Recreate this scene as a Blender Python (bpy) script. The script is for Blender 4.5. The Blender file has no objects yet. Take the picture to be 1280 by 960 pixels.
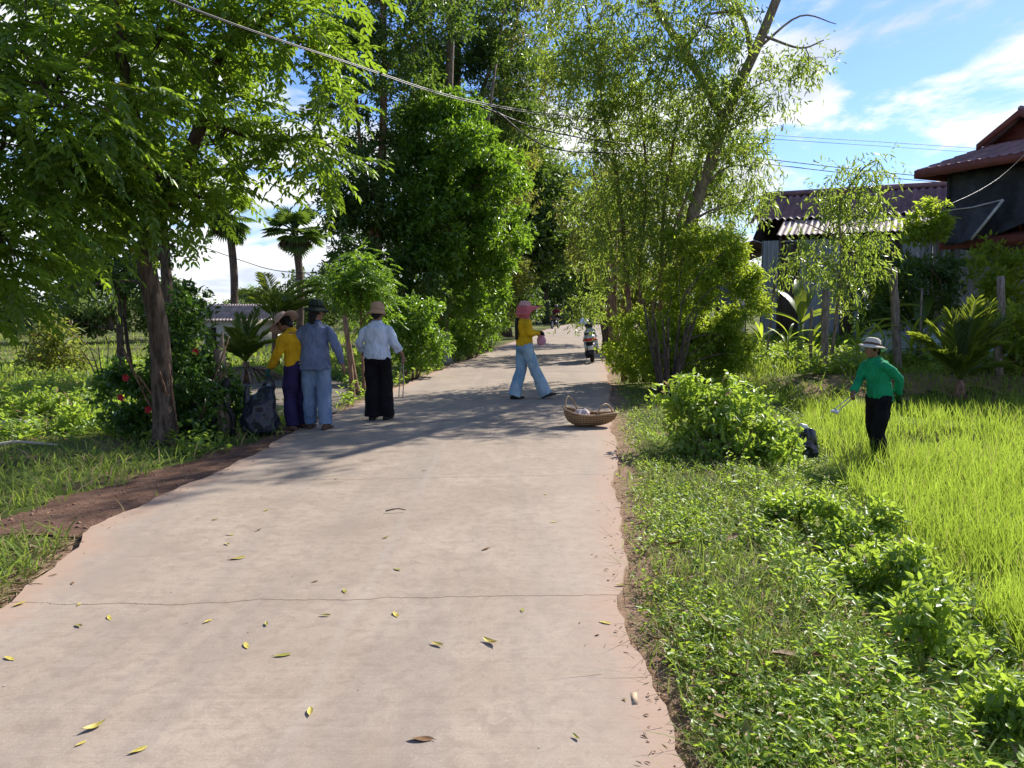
import bpy, math, random
import numpy as np
from mathutils import Vector, Matrix, noise as mnoise

S = bpy.context.scene
COL = S.collection
R = math.radians
PI = math.pi

# ------------------------------------------------------------------ camera, sky, sun, exposure
CAM_H, PITCH, F = 1.6, math.atan(0.1), 1000.0
cd = bpy.data.cameras.new('camera')
cam = bpy.data.objects.new('camera', cd); COL.objects.link(cam)
cam.location = (0, 0, CAM_H)
cam.rotation_euler = (PI/2 - PITCH, 0, 0)
cd.sensor_width = 36.0
cd.lens = 36.0 * F / 1280.0
cd.clip_start = 0.05; cd.clip_end = 3000
S.camera = cam

SUN_AZ, SUN_EL = R(44), R(38)
sun_dir = Vector((math.sin(SUN_AZ)*math.cos(SUN_EL), math.cos(SUN_AZ)*math.cos(SUN_EL), math.sin(SUN_EL)))
sd = bpy.data.lights.new('sun', 'SUN'); so = bpy.data.objects.new('sun', sd); COL.objects.link(so)
sd.energy = 5.0; sd.angle = R(0.55); sd.color = (1.0, 0.95, 0.86)
so.rotation_euler = (-sun_dir).to_track_quat('-Z', 'Y').to_euler()
so.location = (20, 30, 30)

W = bpy.data.worlds.new('World'); S.world = W; W.use_nodes = True
nt = W.node_tree; nt.nodes.clear()
def wn(t, **k):
    n = nt.nodes.new(t)
    for a, b in k.items(): setattr(n, a, b)
    return n
wo = wn('ShaderNodeOutputWorld'); bg = wn('ShaderNodeBackground')
sky = wn('ShaderNodeTexSky', sky_type='NISHITA', sun_disc=False, sun_elevation=SUN_EL, sun_rotation=SUN_AZ)
sky.air_density = 1.0; sky.dust_density = 0.25; sky.ozone_density = 3.0
tc = wn('ShaderNodeTexCoord'); sep = wn('ShaderNodeSeparateXYZ')
nt.links.new(tc.outputs['Generated'], sep.inputs[0])
def wmath(op, a, b=None, clamp=False):
    m = wn('ShaderNodeMath', operation=op, use_clamp=clamp)
    for i, v in enumerate((a, b)):
        if v is None: continue
        if hasattr(v, 'links'): nt.links.new(v, m.inputs[i])
        else: m.inputs[i].default_value = v
    return m.outputs[0]
# clouds live on a flat layer overhead: direction / (height + small) gives the position in that layer
dz = wmath('ADD', wmath('MAXIMUM', sep.outputs['Z'], 0.0), 0.16)
comb = wn('ShaderNodeCombineXYZ')
nt.links.new(wmath('DIVIDE', sep.outputs['X'], dz), comb.inputs[0])
nt.links.new(wmath('DIVIDE', sep.outputs['Y'], dz), comb.inputs[1])
mp = wn('ShaderNodeMapping'); mp.inputs['Location'].default_value = (3.3, 1.75, 0.0); mp.inputs['Scale'].default_value = (0.9, 0.75, 1)
nt.links.new(comb.outputs[0], mp.inputs[0])
cn = wn('ShaderNodeTexNoise'); cn.inputs['Scale'].default_value = 1.45; cn.inputs['Detail'].default_value = 10; cn.inputs['Roughness'].default_value = 0.6
cn.inputs['Distortion'].default_value = 0.35
nt.links.new(mp.outputs[0], cn.inputs['Vector'])
# more cloud low down than high up
lowb = wn('ShaderNodeMapRange'); lowb.inputs[1].default_value = 0.02; lowb.inputs[2].default_value = 0.36
lowb.inputs[3].default_value = 0.12; lowb.inputs[4].default_value = -0.05
nt.links.new(sep.outputs['Z'], lowb.inputs[0])
cr = wn('ShaderNodeMapRange', interpolation_type='SMOOTHSTEP')
cr.inputs[1].default_value = 0.485; cr.inputs[2].default_value = 0.59
nt.links.new(wmath('ADD', cn.outputs['Fac'], lowb.outputs[0]), cr.inputs[0])
mx = wn('ShaderNodeMix', data_type='RGBA')
nt.links.new(cr.outputs[0], mx.inputs['Factor'])
tint = wn('ShaderNodeMix', data_type='RGBA', blend_type='MULTIPLY'); tint.inputs['Factor'].default_value = 1.0
tint.inputs['B'].default_value = (0.58, 0.69, 0.95, 1)
nt.links.new(sky.outputs[0], tint.inputs['A'])
nt.links.new(tint.outputs['Result'], mx.inputs['A'])
cn2 = wn('ShaderNodeTexNoise'); cn2.inputs['Scale'].default_value = 2.1; cn2.inputs['Detail'].default_value = 5
nt.links.new(mp.outputs[0], cn2.inputs['Vector'])
ccol = wn('ShaderNodeMix', data_type='RGBA'); ccol.inputs['A'].default_value = (4.0, 4.4, 5.2, 1); ccol.inputs['B'].default_value = (6.1, 6.2, 6.4, 1)
cm = wn('ShaderNodeMapRange'); cm.inputs[1].default_value = 0.38; cm.inputs[2].default_value = 0.55
nt.links.new(cn2.outputs['Fac'], cm.inputs[0]); nt.links.new(cm.outputs[0], ccol.inputs['Factor'])
nt.links.new(ccol.outputs['Result'], mx.inputs['B'])
nt.links.new(mx.outputs['Result'], bg.inputs['Color']); bg.inputs['Strength'].default_value = 0.115
nt.links.new(bg.outputs[0], wo.inputs[0])

vs = S.view_settings
S.display_settings.display_device = 'sRGB'
vs.view_transform = 'Standard'; vs.look = 'None'; vs.gamma = 1.0; vs.use_curve_mapping = False
vs.exposure = 0.78
S.render.engine = 'CYCLES'
cy = S.cycles
cy.max_bounces = 7; cy.diffuse_bounces = 4; cy.glossy_bounces = 2; cy.transmission_bounces = 4; cy.transparent_max_bounces = 6
cy.caustics_reflective = False; cy.caustics_refractive = False
cy.use_denoising = True
try: cy.denoiser = 'OPENIMAGEDENOISE'
except Exception: pass

# ------------------------------------------------------------------ pixel -> world helpers (photo is 1280 x 960)
_cp, _sp = math.cos(PITCH), math.sin(PITCH)
def ray(px, py):
    cx, cyy = (px-640)/F, (480-py)/F
    return Vector((cx, _cp + cyy*_sp, -_sp + cyy*_cp))
def A(px, py, Y):
    d = ray(px, py); t = Y/d.y
    return Vector((d.x*t, Y, CAM_H + d.z*t))
def G(px, py, z=0.0):
    d = ray(px, py); t = (z-CAM_H)/d.z
    return Vector((d.x*t, d.y*t, z))

# ------------------------------------------------------------------ materials
def mat(name):
    m = bpy.data.materials.new(name); m.use_nodes = True
    n = m.node_tree; n.nodes.clear()
    return m, n
class NB:
    """small node helper"""
    def __init__(s, tree): s.t = tree
    def n(s, typ, **k):
        x = s.t.nodes.new(typ)
        for a, b in k.items(): setattr(x, a, b)
        return x
    def l(s, a, b): s.t.links.new(a, b)
    def put(s, sock, v):
        if hasattr(v, 'links'): s.l(v, sock)
        else: sock.default_value = v
    def math(s, op, a, b=None, c=None, clamp=False):
        m = s.n('ShaderNodeMath', operation=op, use_clamp=clamp)
        for i, v in enumerate((a, b, c)):
            if v is not None: s.put(m.inputs[i], v)
        return m.outputs[0]
    def mix(s, f, a, b, blend='MIX'):
        m = s.n('ShaderNodeMix', data_type='RGBA', blend_type=blend)
        s.put(m.inputs['Factor'], f); s.put(m.inputs['A'], a); s.put(m.inputs['B'], b)
        return m.outputs['Result']
    def noise(s, scale, vec=None, detail=4, rough=0.55, dist=0.0, out='Fac'):
        x = s.n('ShaderNodeTexNoise'); x.inputs['Scale'].default_value = scale
        x.inputs['Detail'].default_value = detail; x.inputs['Roughness'].default_value = rough; x.inputs['Distortion'].default_value = dist
        if vec is not None: s.l(vec, x.inputs['Vector'])
        return x.outputs[out]
    def rng(s, v, a, b, c=0.0, d=1.0, smooth=True):
        x = s.n('ShaderNodeMapRange', interpolation_type='SMOOTHSTEP' if smooth else 'LINEAR')
        s.put(x.inputs[0], v)
        for i, q in enumerate((a, b, c, d)): x.inputs[i+1].default_value = q
        return x.outputs[0]
    def coord(s, kind='Object', scale=(1, 1, 1)):
        t = s.n('ShaderNodeTexCoord').outputs[kind]
        if scale == (1, 1, 1): return t
        m = s.n('ShaderNodeMapping'); m.inputs['Scale'].default_value = scale; s.l(t, m.inputs[0])
        return m.outputs[0]
    def bump(s, h, strength=0.5, dist=0.02):
        x = s.n('ShaderNodeBump'); x.inputs['Strength'].default_value = strength; x.inputs['Distance'].default_value = dist
        s.l(h, x.inputs['Height']); return x.outputs[0]
    def pbsdf(s, col, rough=0.7, spec=0.3, normal=None, metal=0.0):
        p = s.n('ShaderNodeBsdfPrincipled')
        s.put(p.inputs['Base Color'], col); s.put(p.inputs['Roughness'], rough)
        p.inputs['Specular IOR Level'].default_value = spec; p.inputs['Metallic'].default_value = metal
        if normal is not None: s.l(normal, p.inputs['Normal'])
        return p
    def out(s, sh): 
        o = s.n('ShaderNodeOutputMaterial'); s.l(sh, o.inputs[0])

def c4(c): return (c[0], c[1], c[2], 1)
def m_plain(name, col, rough=0.7, spec=0.3, var=0.25, scale=6.0, bump=0.0, metal=0.0, coord='Object', stretch=(1, 1, 1), bscale=None, bdist=0.01):
    m, t = mat(name); b = NB(t)
    v = b.coord(coord, stretch)
    f = b.noise(scale, v, 5, 0.6)
    lo = tuple(x*(1-var) for x in col); hi = tuple(min(1, x*(1+var)) for x in col)
    c = b.mix(b.rng(f, 0.3, 0.7), c4(lo), c4(hi))
    nrm = b.bump(b.noise(bscale or scale*4, v, 4, 0.6), bump, bdist) if bump else None
    b.out(b.pbsdf(c, rough, spec, nrm, metal).outputs[0])
    return m
def m_leaf(name, c0, c1, tr, tfac=0.45, rough=0.45, spec=0.35, dead=None, deadf=0.0):
    """leaf: each leaf island takes its own green between c0 and c1; part of the sunlight comes through"""
    m, t = mat(name); b = NB(t)
    rnd = b.n('ShaderNodeNewGeometry').outputs['Random Per Island']
    big = b.noise(0.9, b.coord('Object'), 2)
    f = b.math('ADD', b.math('MULTIPLY', rnd, 0.58), b.math('MULTIPLY', b.rng(big, 0.32, 0.68), 0.42))
    c = b.mix(f, c4(c0), c4(c1))
    tl = b.mix(f, c4(tuple(x*0.7 for x in tr)), c4(tr))
    if dead is not None:
        h = b.math('FRACT', b.math('MULTIPLY', rnd, 37.7))
        k = b.math('LESS_THAN', h, deadf)
        c = b.mix(k, c, c4(dead)); tl = b.mix(k, tl, c4(dead))
    p = b.pbsdf(c, rough, spec)
    q = b.n('ShaderNodeBsdfTranslucent'); b.l(tl, q.inputs[0])
    s = b.n('ShaderNodeMixShader'); s.inputs[0].default_value = tfac
    b.l(p.outputs[0], s.inputs[1]); b.l(q.outputs[0], s.inputs[2])
    b.out(s.outputs[0]); return m
def m_bark(name, c0, c1, scale=7.0, white=None):
    m, t = mat(name); b = NB(t)
    v = b.coord('Object', (1, 1, 0.22))
    f = b.noise(scale*3, v, 7, 0.65, 0.6); g = b.noise(scale*0.4, b.coord('Object'), 3)
    c = b.mix(b.rng(f, 0.35, 0.65), c4(c0), c4(c1))
    c = b.mix(b.rng(g, 0.5, 0.72, 0, 0.5), c, c4(tuple(x*0.55 for x in c1)))
    if white:
        z = b.n('ShaderNodeSeparateXYZ'); b.l(b.n('ShaderNodeNewGeometry').outputs['Position'], z.inputs[0])
        k = b.rng(b.math('ADD', z.outputs[2], b.math('MULTIPLY', b.noise(9, None, 4), 0.35)), white, white+0.12, 0.85, 0)
        k = b.math('MULTIPLY', k, b.rng(b.noise(14, None, 5, 0.7), 0.32, 0.5))
        c = b.mix(k, c, (0.52, 0.5, 0.46, 1))
    b.out(b.pbsdf(c, 0.9, 0.15, b.bump(f, 0.9, 0.03)).outputs[0]); return m

# ------------------------------------------------------------------ mesh building
class MB:
    def __init__(s): s.v = []; s.q = []; s.n = 0
    def add(s, verts, faces):
        verts = np.asarray(verts, float).reshape(-1, 3)
        s.v.append(verts)
        if isinstance(faces, np.ndarray): s.q.append(faces.astype(np.int64) + s.n)
        else:
            by = {}
            for f in faces: by.setdefault(len(f), []).append(f)
            for k in by: s.q.append(np.asarray(by[k], np.int64) + s.n)
        s.n += len(verts); return s
    def tube(s, pts, r, n=8, caps=True):
        pts = [Vector(p) for p in pts]; k = len(pts)
        if not hasattr(r, '__len__'): r = [r]*k
        V = []; ref = None
        for i, p in enumerate(pts):
            d = (pts[min(i+1, k-1)] - pts[max(i-1, 0)])
            if d.length < 1e-9: d = Vector((0, 0, 1))
            d.normalize()
            if ref is None: ref = d.orthogonal().normalized()
            ref = (ref - d*ref.dot(d))
            if ref.length < 1e-6: ref = d.orthogonal()
            ref.normalize(); b = d.cross(ref)
            for j in range(n):
                a = 2*PI*j/n
                V.append(p + (ref*math.cos(a) + b*math.sin(a))*r[i])
        F_ = [(i*n+j, i*n+(j+1) % n, (i+1)*n+(j+1) % n, (i+1)*n+j) for i in range(k-1) for j in range(n)]
        if caps: F_ += [tuple(range(n-1, -1, -1)), tuple((k-1)*n+j for j in range(n))]
        return s.add([tuple(x) for x in V], F_)
    def loft(s, secs, n=18):
        """secs: (centre, rx, ry, xaxis, yaxis) ellipses joined into one closed skin"""
        V = []; k = len(secs)
        for c, rx, ry, xa, ya in secs:
            c = Vector(c); xa = Vector(xa); ya = Vector(ya)
            for j in range(n):
                a = 2*PI*j/n
                V.append(tuple(c + xa*(rx*math.cos(a)) + ya*(ry*math.sin(a))))
        F_ = [(i*n+j, i*n+(j+1) % n, (i+1)*n+(j+1) % n, (i+1)*n+j) for i in range(k-1) for j in range(n)]
        F_ += [tuple(range(n-1, -1, -1)), tuple((k-1)*n+j for j in range(n))]
        return s.add(V, F_)
    def ell(s, c, r, n=14, m=9, rot=None):
        V = []; c = Vector(c)
        for i in range(m+1):
            ph = PI*i/m
            for j in range(n):
                th = 2*PI*j/n
                w = Vector((r[0]*math.sin(ph)*math.cos(th), r[1]*math.sin(ph)*math.sin(th), r[2]*math.cos(ph)))
                if rot is not None: w = rot @ w
                V.append(tuple(c+w))
        return s.add(V, [(i*n+j, (i+1)*n+j, (i+1)*n+(j+1) % n, i*n+(j+1) % n) for i in range(m) for j in range(n)])
    def box(s, c, d, rot=None):
        c = Vector(c); V = []
        for x in (-.5, .5):
            for y in (-.5, .5):
                for z in (-.5, .5):
                    w = Vector((x*d[0], y*d[1], z*d[2]))
                    if rot is not None: w = rot @ w
                    V.append(tuple(c+w))
        return s.add(V, [(0, 1, 3, 2), (4, 6, 7, 5), (0, 4, 5, 1), (2, 3, 7, 6), (0, 2, 6, 4), (1, 5, 7, 3)])
    def slab(s, pts, thick):
        """closed slab below an ordered planar polygon"""
        P = [Vector(p) for p in pts]; nrm = (P[1]-P[0]).cross(P[2]-P[0]).normalized()
        n = len(P); V = [tuple(p) for p in P] + [tuple(p - nrm*thick) for p in P]
        return s.add(V, [tuple(range(n)), tuple(range(2*n-1, n-1, -1))] + [(i, n+i, n+(i+1) % n, (i+1) % n) for i in range(n)])
    def lathe(s, prof, n=24, c=(0, 0, 0), rot=None, sq=(1, 1), wave=None):
        V = []; c = Vector(c)
        for r, z in prof:
            for j in range(n):
                a = 2*PI*j/n
                w = Vector((r*math.cos(a)*sq[0], r*math.sin(a)*sq[1], z + (wave(a, r) if wave else 0)))
                if rot is not None: w = rot @ w
                V.append(tuple(c+w))
        k = len(prof)
        return s.add(V, [(i*n+j, i*n+(j+1) % n, (i+1)*n+(j+1) % n, (i+1)*n+j) for i in range(k-1) for j in range(n)])
    def leaves(s, pos, ax, nr, L, Wd, fold=0.22, bend=0.12):
        pos, ax, nr = (np.asarray(x, float) for x in (pos, ax, nr))
        N = len(pos)
        if N == 0: return s
        ax = ax/np.maximum(np.linalg.norm(ax, axis=1, keepdims=True), 1e-9)
        nr = nr - ax*np.sum(nr*ax, 1, keepdims=True)
        nr = nr/np.maximum(np.linalg.norm(nr, axis=1, keepdims=True), 1e-9)
        sd_ = np.cross(ax, nr)
        L = np.broadcast_to(np.asarray(L, float), (N,))[:, None]; Wd = np.broadcast_to(np.asarray(Wd, float), (N,))[:, None]
        V = np.empty((N, 6, 3))
        V[:, 0] = pos; V[:, 3] = pos + ax*L - nr*L*bend
        V[:, 1] = pos + ax*L*.33 + sd_*Wd*.5 + nr*Wd*fold; V[:, 5] = pos + ax*L*.33 - sd_*Wd*.5 + nr*Wd*fold
        V[:, 2] = pos + ax*L*.68 + sd_*Wd*.38 + nr*(Wd*fold*.7 - L*bend*.4); V[:, 4] = pos + ax*L*.68 - sd_*Wd*.38 + nr*(Wd*fold*.7 - L*bend*.4)
        b = (np.arange(N)*6)[:, None]
        Q = np.concatenate([b+np.array([[0, 1, 2, 3]]), b+np.array([[0, 3, 4, 5]])])
        return s.add(V.reshape(-1, 3), Q)
    def blades(s, pos, lean, H, Wd, curve=0.5):
        """grass blades: pos (N,3), lean (N,2) sideways travel of the tip per unit height"""
        pos = np.asarray(pos, float); N = len(pos)
        if N == 0: return s
        H = np.broadcast_to(np.asarray(H, float), (N,)); Wd = np.broadcast_to(np.asarray(Wd, float), (N,))
        a = RNG.uniform(0, PI, N); sx, sy = np.cos(a), np.sin(a)
        V = np.empty((N, 8, 3))
        for i, (t, w) in enumerate(((0, .8), (.4, 1.0), (.75, .7), (1.0, .08))):
            k = t**(1+curve)
            cx = pos[:, 0] + lean[:, 0]*H*k; cyy = pos[:, 1] + lean[:, 1]*H*k
            z = pos[:, 2] + H*t*(1 - .25*k*np.minimum(1, np.hypot(lean[:, 0], lean[:, 1])))
            V[:, 2*i] = np.stack([cx - sx*Wd*w/2, cyy - sy*Wd*w/2, z], 1)
            V[:, 2*i+1] = np.stack([cx + sx*Wd*w/2, cyy + sy*Wd*w/2, z], 1)
        b = (np.arange(N)*8)[:, None]
        Q = np.concatenate([b+np.array([[2*i, 2*i+1, 2*i+3, 2*i+2]]) for i in range(3)])
        return s.add(V.reshape(-1, 3), Q)
    def mesh(s, name, smooth=True):
        me = bpy.data.meshes.new(name)
        V = np.concatenate(s.v).astype(np.float32)
        sizes = np.concatenate([np.full(len(q), q.shape[1]) for q in s.q]); loops = np.concatenate([q.ravel() for q in s.q])
        me.vertices.add(len(V)); me.vertices.foreach_set('co', V.ravel())
        me.loops.add(len(loops)); me.loops.foreach_set('vertex_index', loops.astype(np.int32))
        st = np.concatenate([[0], np.cumsum(sizes)[:-1]]).astype(np.int32)
        me.polygons.add(len(sizes)); me.polygons.foreach_set('loop_start', st)
        if smooth: me.polygons.foreach_set('use_smooth', np.ones(len(sizes), bool))
        me.update(calc_edges=True); me.validate()
        return me
    def build(s, name, material, parent=None, smooth=True):
        o = bpy.data.objects.new(name, s.mesh(name, smooth)); COL.objects.link(o)
        if material: o.data.materials.append(material)
        if parent is not None: o.parent = parent
        return o

RNG = np.random.default_rng(7)
rnd = random.Random(11)

def tag(o, label=None, cat=None, group=None, kind=None):
    if label: o['label'] = label
    if cat: o['category'] = cat
    if group: o['group'] = group
    if kind: o['kind'] = kind
    return o
def thing(name, label, cat, loc=(0, 0, 0), rz=0.0, group=None):
    o = bpy.data.objects.new(name, None); COL.objects.link(o)
    o.location = loc; o.rotation_euler = (0, 0, rz); o.empty_display_size = 0.2
    return tag(o, label, cat, group)
def local(P, loc): return [Vector(p) - Vector(loc) for p in P]
def unit(v): return v/np.maximum(np.linalg.norm(v, axis=-1, keepdims=True), 1e-9)
def spline(pts, n):
    """Catmull-Rom through pts"""
    P = [Vector(p) for p in pts]; P = [P[0]*2-P[1]] + P + [P[-1]*2-P[-2]]; o = []
    k = len(P)-3
    for i in range(k):
        for j in range(n):
            t = j/n; a, b, c, d = P[i:i+4]
            o.append(.5*((2*b) + (c-a)*t + (2*a-5*b+4*c-d)*t*t + (3*b-a-3*c+d)*t**3))
    o.append(P[-2]); return o
# ------------------------------------------------------------------ terrain
_ry = [-8, 2.8, 4.2, 7.3, 11.4, 16, 21, 29, 40, 52, 64, 75]
_rr = [0.35, 0.60, 0.60, 0.97, 1.44, 1.95, 2.45, 3.4, 5.2, 7.6, 11.0, 16.0]
_ly = [-8, 2.8, 4.2, 5.6, 6.8, 10.6, 14.5, 21, 29, 40, 52, 64, 75]
_lr = [-2.7, -2.75, -2.72, -3.0, -2.85, -2.68, -2.3, -1.55, -0.5, 0.85, 2.4, 4.6, 9.0]
def RX(y): return np.interp(y, _ry, _rr)
def LX(y): return np.interp(y, _ly, _lr)
def smooth(x, a, b):
    t = np.clip((np.asarray(x, float)-a)/(b-a), 0, 1); return t*t*(3-2*t)
_pe_y = [-8, 2.2, 4, 5.9, 8.3, 12.5, 15.2]; _pe_x = [2.2, 2.4, 2.72, 3.05, 3.55, 4.5, 5.6]
def PE(y): return np.interp(y, _pe_y, _pe_x)
def wob(x, y):
    return (np.sin(x*2.1+y*1.3)+np.sin(x*0.9-y*2.3+1.7)+np.sin(x*4.7+y*3.1)*.5)/2.5
def HZ(x, y):
    x = np.asarray(x, float); y = np.asarray(y, float)
    r, l = RX(y), LX(y)
    pe = PE(y)
    nr = smooth(x, pe-1.15, pe-0.05)
    back = smooth(y, 15.2, 17.2)
    zr = np.where(y < 15.2, -0.42*nr, 0) 
    zr = -0.42*nr*(1-back) + back*(0.13*smooth(x-r, 1.5, 5) + 0.35*smooth(y, 20, 30)*smooth(x-r, 3, 8))
    zr = zr + 0.03*wob(x, y)*smooth(x-r, 0.1, 1.0)
    dl = l-x
    zl = -1.0*smooth(dl, 8, 22)*smooth(y, 18, 36) - 0.05*smooth(dl, 0.1, 1.5) - 0.22*smooth(dl, 2.5, 7) + 0.04*wob(x, y)*smooth(dl, 0.4, 2)
    z = np.where(x > r, zr, np.where(x < l, zl, 0.0)) - 0.035
    far = smooth(np.hypot(x, y), 70, 140)
    return z*(1-far) - 0.2*far
def HZ1(x, y): return float(HZ(x, y))

def grid_sheet(xs, ys, zf, name, m):
    X, Y = np.meshgrid(xs, ys); Z = zf(X, Y)
    mb = MB(); nx = len(xs)
    i = np.arange(len(ys)-1)[:, None]*nx + np.arange(nx-1)[None, :]; i = i.ravel()[:, None]
    mb.add(np.stack([X, Y, Z], -1).reshape(-1, 3), i + np.array([[0, 1, nx+1, nx]]))
    return mb.build(name, m)
def m_ground():
    m, t = mat('soil_and_turf'); b = NB(t)
    v = b.coord('Object')
    g = b.mix(b.rng(b.noise(2.2, v, 6, 0.65), 0.3, 0.7), (0.035, 0.052, 0.014, 1), (0.085, 0.105, 0.025, 1))
    g = b.mix(b.rng(b.noise(0.35, v, 4), 0.45, 0.62, 0, 0.75), g, (0.16, 0.19, 0.045, 1))
    soil = b.mix(b.noise(9, v, 6, 0.7), (0.13, 0.075, 0.045, 1), (0.27, 0.19, 0.12, 1))
    c = b.mix(b.rng(b.noise(1.1, v, 7, 0.7), 0.5, 0.64), g, soil)
    rd = b.math('ADD', b.n('ShaderNodeAttribute', attribute_name='road_distance').outputs['Fac'], b.math('MULTIPLY', b.math('SUBTRACT', b.noise(4, v, 6, 0.7), 0.5), 0.5))
    sand = b.mix(b.noise(30, v, 6, 0.75), (0.17, 0.10, 0.065, 1), (0.36, 0.25, 0.175, 1))
    c = b.mix(b.rng(rd, 0.10, 0.42, 1, 0), c, sand)
    b.out(b.pbsdf(c, 0.95, 0.1, b.bump(b.noise(14, v, 7, 0.7), 0.8, 0.04)).outputs[0]); return m
xs = np.unique(np.concatenate([np.linspace(-600, -40, 12), np.linspace(-40, -8, 40), np.linspace(-8, 9, 190), np.linspace(9, 40, 60), np.linspace(40, 600, 12)]))
ys = np.unique(np.concatenate([np.linspace(-60, -2, 10), np.linspace(-2, 22, 240), np.linspace(22, 90, 90), np.linspace(90, 1500, 14)]))
gr = grid_sheet(xs, ys, HZ, 'ground', m_ground())
co = np.empty(len(gr.data.vertices)*3, np.float32); gr.data.vertices.foreach_get('co', co); co = co.reshape(-1, 3)
a = gr.data.attributes.new('road_distance', 'FLOAT', 'POINT'); a.data.foreach_set('value', np.maximum(np.maximum(co[:, 0]-RX(co[:, 1]), LX(co[:, 1])-co[:, 0]), 0).astype(np.float32))
tag(gr, 'grassy earth ground on both sides of the road', 'ground', kind='structure')

# ---- road: a concrete slab strip
def m_road():
    m, t = mat('road_concrete'); b = NB(t)
    v = b.coord('Object'); sp = b.n('ShaderNodeSeparateXYZ'); b.l(v, sp.inputs[0])
    X, Y = sp.outputs[0], sp.outputs[1]
    at = b.n('ShaderNodeAttribute', attribute_name='edge_distance').outputs['Fac']
    c = b.mix(b.rng(b.noise(1.3, v, 6, 0.6), 0.3, 0.7), (0.31, 0.245, 0.184, 1), (0.385, 0.312, 0.243, 1))
    # broom streaks across and wheel polish along the road
    st = b.noise(1.0, b.coord('Object', (1.1, 42, 1)), 4, 0.7)
    c = b.mix(b.rng(st, 0.35, 0.7, 0, 0.28), c, (0.25, 0.20, 0.165, 1))
    al = b.noise(1.0, b.coord('Object', (2.6, 0.22, 1)), 5, 0.6)
    c = b.mix(b.rng(al, 0.46, 0.66, 0, 0.55), c, (0.25, 0.21, 0.18, 1))
    sp_ = b.noise(95, v, 3, 0.8); c = b.mix(b.rng(sp_, 0.54, 0.68, 0, 0.6), c, (0.21, 0.17, 0.14, 1))
    c = b.mix(b.rng(b.noise(140, v, 2, 0.7), 0.60, 0.72, 0, 0.5), c, (0.55, 0.49, 0.43, 1))
    blot = b.noise(2.7, v, 7, 0.72, 0.8); c = b.mix(b.rng(blot, 0.53, 0.72, 0, 0.42), c, (0.24, 0.195, 0.16, 1))
    md = b.noise(11, v, 6, 0.75, 0.5); c = b.mix(b.rng(md, 0.42, 0.66, 0, 0.55), c, (0.22, 0.17, 0.135, 1))
    bs = b.noise(0.7, v, 5, 0.65, 0.6); c = b.mix(b.rng(bs, 0.5, 0.68, 0, 0.5), c, (0.235, 0.185, 0.148, 1))
    vor = b.n('ShaderNodeTexVoronoi'); vor.inputs['Scale'].default_value = 9.0; b.l(v, vor.inputs['Vector'])
    c = b.mix(b.math('MULTIPLY', b.rng(vor.outputs['Distance'], 0.03, 0.07, 1, 0), b.rng(b.noise(3, v, 2), 0.5, 0.55)), c, (0.09, 0.07, 0.055, 1))
    # pale line where the two lanes were poured
    d = b.math('ABSOLUTE', b.math('SUBTRACT', X, b.math('ADD', -0.92, b.math('ADD', b.math('MULTIPLY', Y, 0.005), b.math('MULTIPLY', b.noise(1.2, v, 3), 0.18)))))
    c = b.mix(b.rng(d, 0.01, 0.05, 0.10, 0), c, (0.40, 0.375, 0.35, 1))
    # red sand blown in from the verges
    e = b.math('ADD', at, b.math('MULTIPLY', b.math('SUBTRACT', b.noise(2.6, v, 6, 0.7), 0.5), 0.42))
    c = b.mix(b.rng(e, 0.0, 0.30, 0.85, 0), c, (0.36, 0.235, 0.165, 1))
    c = b.mix(b.rng(e, 0.25, 0.75, 0.18, 0), c, (0.42, 0.34, 0.28, 1))
    # cracks that cross the slab
    hgt = None
    for y0, sl, amp, wd, seed in ((4.24, 0.055, 0.30, 0.0055, 0.0), (7.30, 0.085, 0.16, 0.0055, 5.0), (10.9, 0.03, 0.1, 0.008, 9.0), (14.6, 0.02, 0.1, 0.012, 3.0), (18.8, 0.02, 0.1, 0.014, 6.0), (1.9, 0.02, .1, .004, 2.0)):
        cv = b.n('ShaderNodeCombineXYZ'); b.l(X, cv.inputs[0]); cv.inputs[1].default_value = seed
        n1 = b.noise(0.9, cv.outputs[0], 2, 0.5); n2 = b.noise(7.0, cv.outputs[0], 5, 0.7)
        yy = b.math('ADD', b.math('MULTIPLY', X, sl), b.math('ADD', b.math('MULTIPLY', b.math('SUBTRACT', n1, 0.5), amp), b.math('MULTIPLY', b.math('SUBTRACT', n2, 0.5), 0.09)))
        dd = b.math('ABSOLUTE', b.math('SUBTRACT', b.math('SUBTRACT', Y, y0), yy))
        w = b.math('MULTIPLY', b.noise(5.0, cv.outputs[0], 4, 0.7), wd*2)
        k = b.math('SUBTRACT', 1.0, b.math('DIVIDE', dd, w), clamp=True)
        k = b.math('MULTIPLY', b.math('MINIMUM', b.math('MULTIPLY', k, 2.5), 1.0), 0.8)
        c = b.mix(k, c, (0.075, 0.05, 0.035, 1))
        hgt = k if hgt is None else b.math('MAXIMUM', hgt, k)
    h = b.math('SUBTRACT', b.math('ADD', b.math('MULTIPLY', sp_, 0.25), b.math('MULTIPLY', st, 0.5)), hgt)
    b.out(b.pbsdf(c, 0.85, 0.22, b.bump(h, 0.35, 0.008)).outputs[0]); return m
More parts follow.
